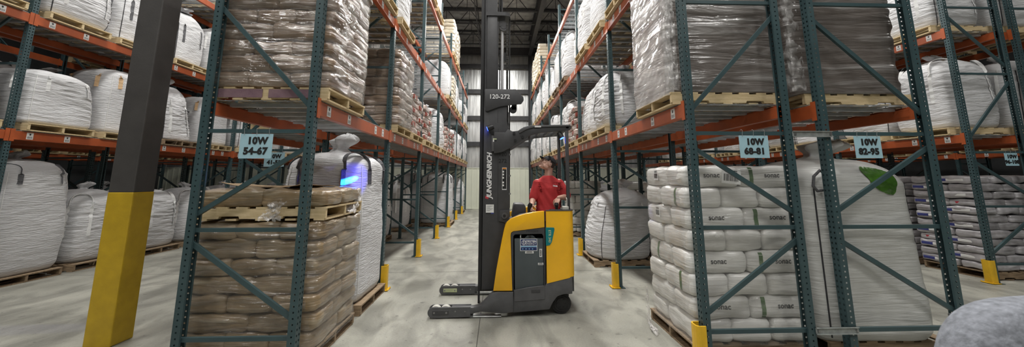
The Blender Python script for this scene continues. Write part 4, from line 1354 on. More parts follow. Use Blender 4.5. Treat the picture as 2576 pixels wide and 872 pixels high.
# green plastic liner showing through the film on the shoulder
def on_body(x, z0, dz):
    h = eb_bv.ray_cast(Vector((x, -1.2, z0 + 0.0)), Vector((0, 1, dz)).normalized())
    return h[0] + Vector((0, -0.006, 0.006)) if h[0] is not None else Vector((x, -0.5, z0))
bm_ = BAGK['filmed'][0][1]
eb_bv = BVHTree.FromPolygons([v.co.copy() for v in bm_.vertices], [list(p.vertices) for p in bm_.polygons])
b = MB()
def gpt(u, t):
    a = u * 2 - 1; c = t * 2 - 1
    q = (abs(a) ** 3 + abs(c) ** 3 + 1e-9) ** (-1 / 3) * max(abs(a), abs(c), 1e-6)
    x = 0.22 + 0.17 * a * q * (1 + 0.2 * c) + 0.02 * nz3(u * 4, t * 4, 2)
    p = on_body(x, 1.62 + 0.125 * c * q - 0.05 * a, -0.10)
    return p + Vector((0, -0.008, 0.004)) * abs(nz3(u * 7, t * 7, 4))
b.grid(gpt, 20, 16)
tag(b.build('green_liner', M['green_bag'], eb, smooth=True, fix=False), 'green plastic patch')
b = MB(); b.ribbon([(-0.36, -0.552 - 0.006 * math.sin(i), 1.62 - i * 0.12) for i in range(10)], (1, 0, 0), 0.03, 0.006)
tag(b.build('hanging_strap', M['strap_dark'], eb), 'long dark strap')
b = MB(); b.tube([(-0.38, -0.545, 1.62), (-0.45, -0.56, 1.66), (-0.52, -0.56, 1.60), (-0.54, -0.56, 1.50), (-0.50, -0.56, 1.45), (-0.44, -0.555, 1.46)], 0.014, 8)
b.build('hook_loop', M['strap_dark'], eb)
for i, (s, ly) in enumerate(((3, 7), (5, 7))):
    put_pallet('E', s, 0, 'wood_old')
    stack('white', cx_of('E'), cy_of(s), 0.134, ly, 1, 'white sack', '%s floor stack behind right aisle rack' % ORD[i], 'white sacks behind the right rack', which=lambda p, k: 'inner' in p or 'front' in p, start=i)
put_bag('E', 1, 0, 'round_b', 'wood_old', k=1)
for s, key, lv, k in ((3, 'round', 1, 0), (5, 'plain', 1, 1), (7, 'round_b', 1, 2), (9, 'plain', 1, 0), (2, 'plain', 2, 0), (4, 'round', 2, 1), (6, 'plain', 2, 0), (8, 'plain', 0, 0), (10, 'round_b', 0, 0)):
    put_bag('E', s, lv, key, 'wood_old' if lv == 0 else 'wood', k=k)
# ---- far right rack
pm = {}
def print_cb(o, k, p, alt):
    if 'aisle' not in p: return
    if 'p' not in pm:
        b = MB(); b.rbox(-0.26, -0.06, -0.206, -0.19, -0.028, 0.022, 0.006, 1); pm['p'] = b.mesh('blue_print', M['blue_print'])
        b = MB(); b.rbox(-0.26, 0.20, -0.2045, -0.188, -0.024, 0.020, 0.006, 1); pm['w'] = b.mesh('white_panel', M['paper'])
        b = MB(); b.rbox(0.288, 0.305, -0.09, 0.0, -0.028, 0.02, 0.006, 1); pm['r'] = b.mesh('red_print', M['red_print'])
    long_y = abs(math.sin(o.rotation_euler.z)) > 0.7
    if long_y:
        o.rotation_euler.z = -PI / 2
        link('white_panel', pm['w'], o); link('blue_print', pm['p'], o)
    else:
        o.rotation_euler.z = PI
        if k % 5 == 3: link('red_print', pm['r'], o)
for i, s in enumerate((2, 3, 4)):
    put_pallet('F', s, 0, 'wood_old', dx=0.28)
    stack('print', cx_of('F') + 0.28, cy_of(s) + (0.04 if s == 2 else 0), 0.134, 12 if i < 2 else 11, -1, 'printed sack', '%s stack, far right rack floor' % ORD[i], 'printed sacks on the far right floor', which=vis_left if s == 2 else vis_aisle, start=1, cb=print_cb, jig=0.018)
put_bag('F', 6, 0, 'plain', 'wood_old'); put_bag('F', 8, 0, 'round', 'wood_old')
for s, key, k, sc in ((2, 'looped', 0, (1.0, 1.0, 1.05)), (3, 'plain', 1, (1, 1, .9)), (4, 'squat', 0, 1), (5, 'round', 0, (1, 1, .7)), (6, 'squat', 1, 1), (7, 'round_b', 0, 0.8), (8, 'squat', 2, 1), (9, 'plain', 0, .9), (10, 'round', 0, .9), (11, 'plain', 1, .9)):
    put_bag('F', s, 1, key, k=k, sc=sc)
for s, key, k in ((2, 'round', 0), (3, 'plain', 1), (4, 'plain', 0), (5, 'round_b', 1)):
    put_bag('F', s, 2, key, k=k, sc=(.95, .95, 1.05))
for s, key, lv in ((2, 'plain', 1), (3, 'looped', 1), (4, 'plain', 1), (5, 'plain', 1), (7, 'plain', 1), (2, 'plain', 2), (3, 'plain', 2)):
    put_bag('I', s, lv, key, 'wood_old' if lv == 0 else 'wood', k=s % 4)

# ---- racks across the outer aisles, far behind
for row in 'HJ':
    for s, key, lv in ((2, 'plain', 1), (3, 'round_b', 1), (5, 'looped', 1), (6, 'plain', 1), (8, 'round', 1), (9, 'plain', 1), (11, 'plain', 1), (3, 'plain', 0), (4, 'looped', 0), (6, 'plain', 0), (8, 'round_b', 0), (9, 'plain', 0)):
        put_bag(row, s, lv, key, 'wood_old' if lv == 0 else 'wood', k=s % 4)
    for s in (4, 7, 10): put_pallet(row, s, 1, 'wood')
# grey padded backrest of another truck right beside the camera
e = empty('padded_backrest', (1.46, 1.02, 0), 0.12, 'grey flecked padded backrest, bottom right corner close to the camera', 'backrest')
b = MB()
def cpt(u, t):
    th = 2 * PI * u; ph = -PI / 2 + PI * t
    def p(v, n): return math.copysign(abs(v) ** n, v)
    return (0.31 * p(math.cos(ph), .6) * p(math.cos(th), .6), 0.10 * p(math.cos(ph), .7) * p(math.sin(th), .7), 1.13 + 0.26 * p(math.sin(ph), .75))
b.grid(cpt, 40, 24, closed_u=True); b.build('cushion', M['cushion'], e, smooth=True)
b = MB(); b.box(-0.18, 0.18, 0.085, 0.10, 0.95, 1.25); b.build('back_plate', M['tgrey'], e)
b = MB(); b.box(-0.05, 0.05, 0.11, 0.16, 0.0, 1.3); b.box(-0.15, 0.15, 0.03, 0.25, 0, 0.012); b.build('support_post', M['tgrey'], e)
# ------------------------------------------------------------------ reach truck
TR = empty('reach_truck', (0.1, 5.45, 0), 0, 'yellow and dark grey reach truck with tall mast, side on in the aisle', 'reach truck')
def part(mb, name, m, parent=None, smooth=False, label=None):
    """mesh given in world coordinates, stored relative to the truck"""
    p = parent or TR
    mb.v = [(x - TR.location.x, y - TR.location.y, z) for x, y, z in mb.v]
    o = mb.build(name, m, p, smooth=smooth)
    if label: o['label'] = label
    return o
def arc(cx, cz, r, a0, a1, n=6):
    return [(cx + r * math.cos(R(a0 + (a1 - a0) * i / n)), cz + r * math.sin(R(a0 + (a1 - a0) * i / n))) for i in range(n + 1)]
def outrigger(y0, y1, near):
    b = MB()
    tip = arc(-0.80, 0.072, 0.062, 270, 90, 8)
    side = tip + [(-0.33, 0.134), (-0.33, 0.018), (-0.70, 0.008)]
    t = 0.018
    b.bprism(side, 'Y', y0, y0 + t, 0.003, 1); b.bprism(side, 'Y', y1 - t, y1, 0.003, 1)
    body = [(-0.57, 0.03), (-0.57, 0.128), (-0.30, 0.125), (-0.24, 0.135), (-0.20, 0.155), (-0.06, 0.292), (0.0, 0.302), (0.20, 0.300), (0.20, 0.065), (0.08, 0.05), (-0.20, 0.075), (-0.33, 0.05)]
    if not near:
        body = [(-0.57, 0.03), (-0.57, 0.128), (-0.30, 0.125), (-0.2, 0.15), (-0.02, 0.30), (0.2, 0.30), (0.2, 0.05), (-0.33, 0.05)]
    b.bprism(body, 'Y', y0 + 0.006, y1 - 0.006, 0.006, 2)
    b.box(-0.62, -0.30, y0 + 0.005, y1 - 0.005, 0.016, 0.03)
    o = part(b, 'outrigger_leg', M['tgrey2'], smooth='auto')
    for x in (-0.765, -0.645):
        w = MB(); w.cyl((x, (y0 + y1) / 2, 0.073), 'Y', 0.068, (y1 - y0) - 0.05, 28); w.cyl((x, (y0 + y1) / 2, 0.073), 'Y', 0.02, (y1 - y0) - 0.03, 12)
        part(w, 'load_wheel', M['poly'], None, 'auto').parent = o
    a = MB(); a.rbox(-0.80, -0.60, y0 - 0.004, y0, 0.045, 0.098, 0.002, 1); a.box(-0.795, -0.605, y0 - 0.005, y0 - 0.004, 0.05, 0.093)
    part(a, 'axle_plate', M['tgrey'] if near else M['label_yellow']).parent = o
    c = MB()
    for x in (-0.78, -0.63): c.cyl((x, y0 - 0.006, 0.072), 'Y', 0.011, 0.006, 10)
    for x in (-0.52, -0.40): c.cyl((x, y0 - 0.002, 0.085), 'Y', 0.009, 0.006, 10)
    part(c, 'axle_bolt', M['bolt']).parent = o
    if not near:
        q = MB(); q.prism([(-0.29, 0.065), (-0.20, 0.065), (-0.20, 0.105), (-0.29, 0.105)], 'Y', y0 + 0.0, y0 + 0.005)
        q.prism([(x - 0.14, z + 0.115) for x, z in arc(0, 0, 0.03, 0, 340, 12)], 'Y', y0, y0 + 0.005)
        part(q, 'weld_opening', M['tblack']).parent = o
    f = MB(); f.rbox(-0.34, 0.05, y0 + 0.012, y1 - 0.012, 0.004, 0.02, 0.003, 1)
    part(f, 'skid_strip', M['bolt']).parent = o
    return o
outrigger(4.93, 5.05, True)
outrigger(5.86, 5.98, False)
# dark chassis skirt with wheel arch, both sides, floor plate
sk = [(0.19, 0.05), (0.66, 0.085), (0.70, 0.165), (0.76, 0.235), (0.84, 0.262), (0.955, 0.265), (0.955, 0.475), (0.62, 0.392), (0.61, 0.365), (0.21, 0.30)]
b = MB(); b.bprism(sk, 'Y', 4.958, 5.06, 0.008); b.bprism(sk, 'Y', 5.86, 5.96, 0.008)
b.box(0.19, 0.64, 5.06, 5.86, 0.07, 0.24); b.box(0.64, 0.95, 5.2, 5.86, 0.17, 0.24)
part(b, 'chassis', M['tgrey2'], smooth='auto')
# rear corner of the skirt wraps round the back
def plan(s):
    """path along near side, rounded corner, rear, rounded corner, far side"""
    r = 0.10; x0, x1, ya, yb = 0.62, 1.0, 4.955, 5.955
    L1 = x1 - r - x0; La = PI / 2 * r; L2 = yb - ya - 2 * r
    T = 2 * L1 + 2 * La + L2; d = s * T
    if d < L1: return (x0 + d, ya)
    d -= L1
    if d < La: a = d / r; return (x1 - r + r * math.sin(a), ya + r - r * math.cos(a))
    d -= La
    if d < L2: return (x1, ya + r + d)
    d -= L2
    if d < La: a = d / r; return (x1 - r + r * math.cos(a), yb - r + r * math.sin(a))
    d -= La
    return (x1 - r - d, yb)
def wrap(zlo, zhi, s0=0.0, s1=1.0, th=0.045, nu=90, nv=10, out=0.0):
    b = MB()
    cx, cy = 0.6, 5.455
    def shell(off):
        def f(u, t):
            s = s0 + (s1 - s0) * u
            x, y = plan(s)
            xa, ya_ = plan(min(1, s + 0.002)); xb, yb_ = plan(max(0, s - 0.002))
            tx, ty = xa - xb, ya_ - yb_; l = math.hypot(tx, ty); nx, ny = ty / l, -tx / l
            lo, hi = zlo(x, y), zhi(x, y)
            z = lo + (hi - lo) * t
            return (x + nx * off, y + ny * off, z)
        return f
    o = len(b.v)
    b.grid(shell(out), nu, nv); k = len(b.v)
    b.grid(shell(-th), nu, nv)
    w = nu + 1
    for i in range(nu):
        b.f.append([i, i + 1, k + i + 1, k + i]); b.mi.append(0)
        q = nv * w
        b.f.append([q + i, k + q + i, k + q + i + 1, q + i + 1]); b.mi.append(0)
    for j in range(nv):
        b.f.append([j * w, k + j * w, k + (j + 1) * w, (j + 1) * w]); b.mi.append(0)
        b.f.append([j * w + nu, (j + 1) * w + nu, k + (j + 1) * w + nu, k + j * w + nu]); b.mi.append(0)
    return b
ztop = lambda x, y: 1.292 if y < 5.9 else 1.292
zy = lambda x, y: 0.392 + (x - 0.62) / 0.38 * 0.085
b = wrap(zy, ztop, 0.006, 0.72); part(b, 'rear_body_panel', M['tyellow'], smooth='auto', label='yellow rear body panel')
b = wrap(lambda x, y: 0.262, zy, 0.28, 1.0, nv=4, out=0.002); part(b, 'rear_bumper', M['tgrey2'], smooth='auto')
b = wrap(zy, lambda x, y: 0.95, 0.725, 1.0, nv=6); part(b, 'far_body_panel', M['tyellow'], smooth='auto')
b = wrap(lambda x, y: 1.292, lambda x, y: 1.302, 0.004, 0.72, th=0.05, nv=1, out=0.004); part(b, 'edge_trim', M['tgrey'], smooth='auto')
# yellow front side panel
yp = [(-0.052, 0.312), (0.190, 0.312), (0.168, 0.985), (0.175, 1.02), (0.20, 1.036), (0.608, 1.085), (0.608, 1.292), (0.50, 1.283), (0.38, 1.262), (0.26, 1.23), (0.165, 1.193), (0.115, 1.15), (0.088, 1.08), (0.065, 0.98), (0.02, 0.75), (-0.015, 0.56)]
b = MB(); b.bprism(yp, 'Y', 4.952, 5.02, 0.007, 2); part(b, 'side_panel', M['tyellow'], smooth='auto', label='yellow curved side panel')
b = MB(); b.bprism([(x, z) for x, z in yp], 'Y', 5.89, 5.958, 0.007, 2); part(b, 'side_panel', M['tyellow'], smooth='auto', label='yellow curved side panel')
# dark line and slot between front and rear panels
b = MB(); b.box(0.609, 0.621, 4.97, 5.0, 0.392, 1.29); b.rbox(0.607, 0.622, 4.951, 4.968, 1.16, 1.288, 0.004, 1)
part(b, 'panel_gap', M['tblack'])
# grey bezel around the battery, deep recess, battery
b = MB(); z0 = 4.956
b.bprism([(0.170, 0.99), (0.18, 1.02), (0.205, 1.034), (0.608, 1.083), (0.608, 0.36), (0.592, 0.36), (0.592, 0.975), (0.572, 1.003), (0.225, 0.998), (0.203, 0.975), (0.206, 0.31), (0.19, 0.31)], 'Y', z0, 5.02, 0.004, 1)
part(b, 'battery_bezel', M['tgrey'], smooth='auto')
b = MB()
for i in range(8): b.prism([(0.37 + i * 0.02, 1.028), (0.378 + i * 0.02, 1.028), (0.386 + i * 0.02, 1.052), (0.378 + i * 0.02, 1.052)], 'Y', z0 - 0.002, z0 + 0.003)
part(b, 'cooling_slots', M['tblack'])
b = MB(); b.box(0.19, 0.605, 5.19, 5.2, 0.2, 1.0); b.box(0.19, 0.205, 5.02, 5.19, 0.2, 1.0); b.box(0.595, 0.605, 5.02, 5.19, 0.2, 1.0); b.box(0.19, 0.605, 5.02, 5.19, 1.0, 1.01)
part(b, 'battery_bay', M['tblack'])
b = MB(); b.bprism([(0.222, 0.30), (0.592, 0.35), (0.590, 0.945), (0.218, 0.945)], 'Y', 4.972, 5.18, 0.006, 2)
b.bprism([(0.35, 0.945), (0.50, 0.945), (0.455, 0.985), (0.385, 0.985)], 'Y', 4.985, 5.0, 0.003, 1)
bat = part(b, 'battery', M['battery'], smooth='auto')
b = MB(); b.cyl((0.42, 4.983, 0.965), 'Y', 0.017, 0.006, 20); part(b, 'lifting_eye', M['tblack']).parent = bat
b = MB(); b.tube([(0.30, 5.0, 0.945), (0.298, 4.99, 0.965), (0.30, 5.0, 0.985)], 0.009, 8); part(b, 'cable_plug', M['paper']).parent = bat
# lower hatch
b = MB(); b.bprism([(0.213, 0.18), (0.602, 0.205), (0.604, 0.372), (0.40, 0.352), (0.213, 0.318)], 'Y', 4.952, 4.975, 0.004, 1)
h = part(b, 'lower_hatch', M['tgrey2'], smooth='auto')
b = MB(); b.rbox(0.43, 0.54, 4.949, 4.953, 0.285, 0.325, 0.003, 1); part(b, 'hatch_grip', M['tgrey']).parent = h
def flat(name, x0, x1, zA, zB, y, m, parent, t=0.002):
    b = MB(); b.box(x0, x1, y - t, y, zA, zB)
    o = part(b, name, M[m]); o.parent = parent
    return o
def put_text(txt, size, m, x, z, y, parent, rot=FACE_CAM, **kw):
    o = link('lettering', text_mesh(txt, size, M[m], **kw), parent, (x - TR.location.x, y - TR.location.y, z), rot)
    return o
# battery maker sticker
st = flat('battery_sticker', 0.292, 0.512, 0.790, 0.942, 4.971, 'paper', bat)
flat('sticker_field', 0.298, 0.506, 0.858, 0.935, 4.9695, 'navy', bat); flat('sticker_field', 0.298, 0.506, 0.838, 0.852, 4.9695, 'ltblue', bat); flat('sticker_field', 0.298, 0.506, 0.797, 0.836, 4.9695, 'navy', bat)
put_text('STRYTEN', 0.034, 'white_print', 0.430, 0.908, 4.967, bat, off=0.0012, space=0.98)
put_text('ENERGY', 0.034, 'white_print', 0.430, 0.878, 4.967, bat, space=1.08)
b = MB()
hexo = [(0.338 + 0.030 * math.sin(R(60 * i)), 0.895 + 0.033 * math.cos(R(60 * i))) for i in range(6)]
hexi = [(0.338 + 0.023 * math.sin(R(60 * i)), 0.895 + 0.025 * math.cos(R(60 * i))) for i in range(6)]
for i in range(6):
    j = (i + 1) % 6
    b.prism([hexo[i], hexo[j], hexi[j], hexi[i]], 'Y', 4.9660, 4.9673)
part(b, 'hexagon_emblem', M['white_print']).parent = bat
put_text('S', 0.042, 'white_print', 0.338, 0.895, 4.967, bat, off=0.001)
for i in range(4):
    b = MB(); b.cyl((0.325 + i * 0.042, 4.967, 0.816), 'Y', 0.008, 0.0012, 12); part(b, 'sticker_icon', M['ltblue']).parent = bat
o = paper_label(bat, (0.41 - 0.1, 4.971 - 5.45, 0.772), (0, 0, 0), 0.11, 0.026)
o = paper_label(bat, (0.557 - 0.1, 4.971 - 5.45, 0.765), (0, PI / 2, 0), 0.10, 0.034)
o = paper_label(bat, (0.555 - 0.1, 4.971 - 5.45, 0.63), (0, 0, 0), 0.07, 0.026)
# turquoise trim with the model lettering
b = MB(); b.bprism([(0.622, 0.855), (0.672, 0.862), (0.700, 0.90), (0.738, 1.06), (0.732, 1.083), (0.622, 1.085)], 'Y', 4.948, 4.958, 0.003, 1)
tt = part(b, 'model_badge', M['teal_trim'], smooth='auto')
put_text('ETR 340', 0.045, 'label_yellow', 0.672, 0.975, 4.9475, tt, (PI / 2, PI / 2, 0), off=0.0005)
# drive wheel
b = MB(); b.cyl((0.825, 5.10, 0.127), 'Y', 0.125, 0.10, 40); b.cyl((0.825, 5.045, 0.127), 'Y', 0.095, 0.012, 32)
w = part(b, 'drive_wheel', M['rubber'], smooth='auto')
b = MB(); b.cyl((0.825, 5.036, 0.127), 'Y', 0.07, 0.01, 28)
for k in range(6): b.cyl((0.825 + 0.05 * math.cos(k * PI / 3), 5.03, 0.127 + 0.05 * math.sin(k * PI / 3)), 'Y', 0.010, 0.012, 8)
hb = part(b, 'wheel_hub', M['tblack']); hb.parent = w
b = MB(); b.cyl((0.825, 5.80, 0.085), 'Y', 0.083, 0.07, 32); part(b, 'caster_wheel', M['rubber'], smooth='auto')
b = MB(); b.box(0.76, 0.90, 5.74, 5.86, 0.10, 0.2); b.box(0.72, 0.92, 5.05, 5.16, 0.256, 0.275); part(b, 'wheel_fork', M['tblack'])
# operator platform, inner console and controls
b = MB(); b.rbox(0.60, 0.95, 5.06, 5.86, 0.235, 0.256, 0.004, 1); part(b, 'platform_mat', M['rubber'])
b = MB(); b.bprism([(0.12, 0.24), (0.46, 0.24), (0.44, 1.10), (0.36, 1.185), (0.20, 1.14), (0.12, 1.10)], 'Y', 5.24, 5.87, 0.01, 2); part(b, 'console', M['tgrey'], smooth='auto')
b = MB(); b.bprism([(0.14, 1.15), (0.30, 1.225), (0.42, 1.245), (0.42, 1.20), (0.30, 1.16), (0.14, 1.10)], 'Y', 5.04, 5.30, 0.01, 2); part(b, 'console_cowl', M['tgrey2'], smooth='auto')
b = MB(); b.bprism([(0.20, 1.16), (0.35, 1.185), (0.40, 1.22), (0.40, 1.31), (0.375, 1.355), (0.24, 1.36), (0.225, 1.33)], 'Y', 5.38, 5.72, 0.015, 2); part(b, 'display_hood', M['tgrey2'], smooth='auto')
b = MB(); b.tube([(0.44, 5.20, 1.16), (0.435, 5.20, 1.24), (0.43, 5.20, 1.30)], [0.03, 0.028, 0.024], 14); b.tube([(0.43, 5.20, 1.29), (0.44, 5.195, 1.345), (0.455, 5.19, 1.375)], [0.026, 0.032, 0.026], 14)
part(b, 'control_handle', M['tblack'], smooth='auto')
b = MB(); b.rbox(0.70, 0.90, 5.02, 5.18, 1.245, 1.30, 0.012, 2); ar = part(b, 'armrest', M['tblack'], smooth='auto')
b = MB(); b.tube([(0.805, 5.16, 1.29), (0.803, 5.16, 1.335), (0.80, 5.16, 1.36)], [0.018, 0.02, 0.030], 14); b.tube([(0.80, 5.16, 1.352), (0.80, 5.16, 1.385)], [0.032, 0.024], 16)
part(b, 'steering_knob', M['tblack'], smooth='auto').parent = ar
b = MB(); b.rbox(0.90, 0.955, 5.2, 5.8, 0.9, 1.285, 0.015, 2); part(b, 'back_pad', M['tblack'], smooth='auto')
b = MB(); b.tube([(0.925, 5.05, 1.29), (0.925, 5.05, 1.44), (0.925, 5.08, 1.455)], 0.007, 8); b.rbox(0.86, 0.945, 5.02, 5.09, 1.30, 1.345, 0.006, 1); part(b, 'rear_bracket', M['poly'])
b = MB(); b.rbox(0.485, 0.52, 5.62, 5.72, 1.36, 1.56, 0.008, 1); part(b, 'document_clip', M['paper'])

# mast: coordinates were taken on a plane a little deeper, s() brings them to the near face of the mast
K = 5.12 / 5.30
def s(x, z): return (x * K, CAMH + (z - CAMH) * K)
def sp(pts): return [s(x, z) for x, z in pts]
for (ya, yb) in ((5.12, 5.20), (5.72, 5.80)):
    b = MB(); b.bprism([s(-0.262, 0.24), s(-0.215, 0.24), s(-0.218, 5.6), s(-0.262, 5.6)], 'Y', ya, yb, 0.004, 1)
    b.box(s(-0.262, 1)[0], s(-0.235, 1)[0], ya - 0.012, ya, 0.12, 5.4)
    part(b, 'outer_mast_rail', M['tblack'], smooth='auto')
    b = MB(); b.bprism(sp([(-0.212, 0.22), (-0.02, 0.22), (-0.02, 5.6), (-0.205, 5.6)]), 'Y', ya + 0.012, yb, 0.004, 1)
    b.bprism(sp([(-0.20, 2.6), (-0.182, 2.6), (-0.182, 5.6), (-0.20, 5.6)]), 'Y', ya, ya + 0.012, 0.003, 1)
    part(b, 'inner_mast_rail', M['tgrey'], smooth='auto')
b = MB(); b.bprism(sp([(-0.172, 2.9), (-0.025, 2.9), (-0.02, 4.135), (-0.172, 4.135)]), 'Y', 5.105, 5.125, 0.005, 2)
b.bprism(sp([(-0.025, 2.9), (-0.005, 2.9), (-0.003, 4.05), (-0.022, 4.05)]), 'Y', 5.115, 5.16, 0.003, 1)
part(b, 'second_mast_stage', M['tgrey'], smooth='auto')
# lower mast cover with the raised gusset, seam and round cap
b = MB()
b.bprism(sp([(-0.212, 0.24), (0.0, 0.24), (0.02, 0.60), (0.075, 0.98), (0.118, 1.16), (0.17, 1.19), (0.165, 1.30), (0.155, 2.40), (0.125, 2.52), (0.125, 2.95), (-0.205, 2.95)]), 'Y', 5.10, 5.135, 0.005, 2)
mc = part(b, 'mast_cover', M['tgrey'], smooth='auto')
b = MB(); x, z = s(-0.0, 1.3)
b.box(x - 0.002, x + 0.002, 5.0985, 5.1005, s(0, 1.12)[1], s(0, 2.42)[1]); b.box(s(-0.008, 0)[0] - 0.002, s(-0.008, 0)[0] + 0.002, 5.0985, 5.1005, s(0, 2.5)[1], s(0, 2.68)[1])
part(b, 'cover_seam', M['tblack']).parent = mc
b = MB(); b.bprism(sp([(0.015, 1.13), (0.16, 1.10), (0.165, 1.285), (0.025, 1.275)]), 'Y', 5.085, 5.10, 0.004, 2)
g = part(b, 'pivot_gusset', M['tgrey'], smooth='auto')
b = MB(); cx, cz = s(0.092, 1.205); b.cyl((cx, 5.08, cz), 'Y', 0.040, 0.016, 28); part(b, 'pivot_ring', M['tgrey2'], smooth='auto').parent = g
b = MB(); b.cyl((cx, 5.072, cz), 'Y', 0.019, 0.008, 20); part(b, 'pivot_bore', M['tblack'], smooth='auto').parent = g
# cap plate, cylinder, chains, hoses, dark guide rail
b = MB(); z = s(0, 4.16)[1]
b.prism([(s(-0.185, 0)[0], 5.09), (s(0.10, 0)[0], 5.09), (s(0.165, 0)[0], 5.12), (s(0.178, 0)[0], 5.2), (s(0.178, 0)[0], 5.75), (s(-0.185, 0)[0], 5.80)], 'Z', z - 0.025, z + 0.03)
part(b, 'mast_cap_plate', M['tgrey'])
b = MB(); x = s(0.055, 0)[0]; b.cyl((x, 5.22, (s(0, 2.9)[1] + s(0, 3.95)[1]) / 2), 'Z', 0.021, s(0, 3.95)[1] - s(0, 2.9)[1], 20); part(b, 'lift_cylinder_rod', M['chrome'], smooth='auto')
b = MB(); b.cyl((s(-0.012, 0)[0] + 0.02, 5.3, s(0, 4.8)[1]), 'Z', 0.016, 1.25, 14); b.cyl((s(0.045, 0)[0], 5.3, s(0, 4.8)[1]), 'Z', 0.018, 1.25, 14); part(b, 'upper_cylinder', M['tblack'], smooth='auto')
b = MB(); x, z = s(0.075, 4.0); b.cyl((x, 5.2, z), 'Y', 0.07, 0.05, 28); b.cyl((x, 5.2, z), 'Y', 0.04, 0.06, 20); b.box(x - 0.07, x + 0.02, 5.17, 5.24, z, z + 0.14); part(b, 'chain_sheave', M['tgrey2'], smooth='auto')
b = MB(); x, z = s(0.06, 3.55); b.cyl((x + 0.02, 5.3, z), 'Y', 0.07, 0.05, 28); part(b, 'chain_sheave', M['tblack'], smooth='auto')
def chain(x, y, z0, z1, w=0.030, p=0.032):
    b = MB(); z = z0; k = 0
    while z < z1:
        o = 0.5 if k % 2 else 0.0
        for dy in (-0.012 + 0.004 * (k % 2), 0.012 - 0.004 * (k % 2)):
            b.rbox(x - w / 2, x + w / 2, y + dy - 0.002, y + dy + 0.002, z, z + p * 1.25, 0.0015, 1)
        b.cyl((x, y, z + p * 0.2), 'Y', 0.006, 0.034, 8)
        z += p; k += 1
    return b
part(chain(s(0.128, 0)[0], 5.17, s(0, 1.42)[1], s(0, 4.02)[1], 0.032), 'lift_chain', M['chain'])
part(chain(s(0.018, 0)[0], 5.17, s(0, 2.92)[1], s(0, 3.6)[1], 0.020, 0.024), 'lift_chain', M['tblack'])
b = MB(); b.bprism(sp([(0.150, 1.30), (0.172, 1.30), (0.176, 4.13), (0.158, 4.13)]), 'Y', 5.2, 5.26, 0.003, 1); part(b, 'guide_rail', M['tblack'], smooth='auto')
b = MB()
for z in (1.50, 1.75, 2.05): x0, zc_ = s(0.168, z); b.cyl((x0, 5.12, zc_), 'Y', 0.014, 0.05, 10)
part(b, 'hose_clamp', M['bolt'])
b = MB(); x0, zz0 = s(0.145, 2.52); b.cyl((x0 + 0.004, 5.15, zz0 + 0.06), 'Z', 0.012, 0.16, 12); b.cyl((x0 + 0.004, 5.15, zz0 - 0.04), 'Z', 0.007, 0.1, 10); part(b, 'chain_anchor', M['bolt'], smooth='auto')
# number plate bracket near the top
b = MB(); b.bprism(sp([(-0.205, 2.98), (-0.19, 2.995), (0.255, 2.995), (0.365, 2.875), (0.368, 2.83), (0.33, 2.775), (0.21, 2.765), (0.02, 2.735), (-0.16, 2.665), (-0.19, 2.675)]), 'Y', 5.075, 5.095, 0.006, 2)
npl = part(b, 'number_bracket', M['tgrey'], smooth='auto')
x, z = s(0.015, 2.88)
put_text('120-272', 0.088, 'white_print', x, z, 5.073, npl, off=0.001, space=1.0)
b = MB(); x, z = s(0.215, 2.70); b.cyl((x, 5.13, z), 'Y', 0.05, 0.04, 24); b.box(x - 0.02, x + 0.05, 5.11, 5.15, z, z + 0.08); part(b, 'bracket_roller', M['tblack'], smooth='auto')
# overhead guard
b = MB()
arm = [(0.10, 2.36), (0.14, 2.41), (0.20, 2.375), (0.28, 2.385), (0.36, 2.43), (0.46, 2.455), (1.03, 2.475), (1.045, 2.455), (1.045, 2.41), (1.02, 2.395), (0.90, 2.385), (0.60, 2.355), (0.45, 2.315), (0.32, 2.23), (0.20, 2.155), (0.06, 2.08), (-0.06, 2.06), (-0.06, 2.36)]
for ya, yb in ((5.06, 5.11), (5.74, 5.79)):
    b = MB(); b.bprism(sp(arm), 'Y', ya, yb, 0.006, 2)
    ga = part(b, 'guard_arm', M['tgrey'] if ya < 5.5 else M['tgrey2'], smooth='auto')
    if ya < 5.5:
        c = MB(); c.bprism(sp([(0.30, 2.345), (0.40, 2.40), (0.50, 2.43), (1.03, 2.45), (1.03, 2.475), (0.46, 2.46), (0.36, 2.435), (0.29, 2.39)]), 'Y', 5.045, 5.06, 0.004, 2); part(c, 'arm_flange', M['tgrey2'], smooth='auto').parent = ga
        c = MB()
        for q in ((0.225, 2.345), (0.24, 2.245), (0.345, 2.295)):
            x, z = s(*q); c.cyl((x, 5.055, z), 'Y', 0.019, 0.014, 16)
        part(c, 'arm_bolt', M['tblack'], smooth='auto').parent = ga
        flat('arm_plate', s(0.52, 0)[0], s(0.61, 0)[0], s(0, 2.432)[1], s(0, 2.452)[1], 5.044, 'paper', ga)
b = MB()
for x in (0.48, 0.60, 0.72, 0.84): b.bar((x, 5.11, s(0, 2.40)[1]), (x, 5.74, s(0, 2.40)[1]), 0.03, 0.04)
b.rbox(0.93, 0.985, 5.06, 5.79, s(0, 2.41)[1], s(0, 2.46)[1], 0.01, 2)
part(b, 'guard_bars', M['tgrey'])
for y in (5.085, 5.765):
    b = MB(); b.bprism([(s(0.965, 0)[0] - 0.005, y - 0.022), (s(0.965, 0)[0] + 0.04, y - 0.022), (s(0.965, 0)[0] + 0.04, y + 0.022), (s(0.965, 0)[0] - 0.005, y + 0.022)], 'Z', 1.27, s(0, 2.40)[1], 0.006, 2)
    part(b, 'guard_post', M['tgrey'], smooth='auto')
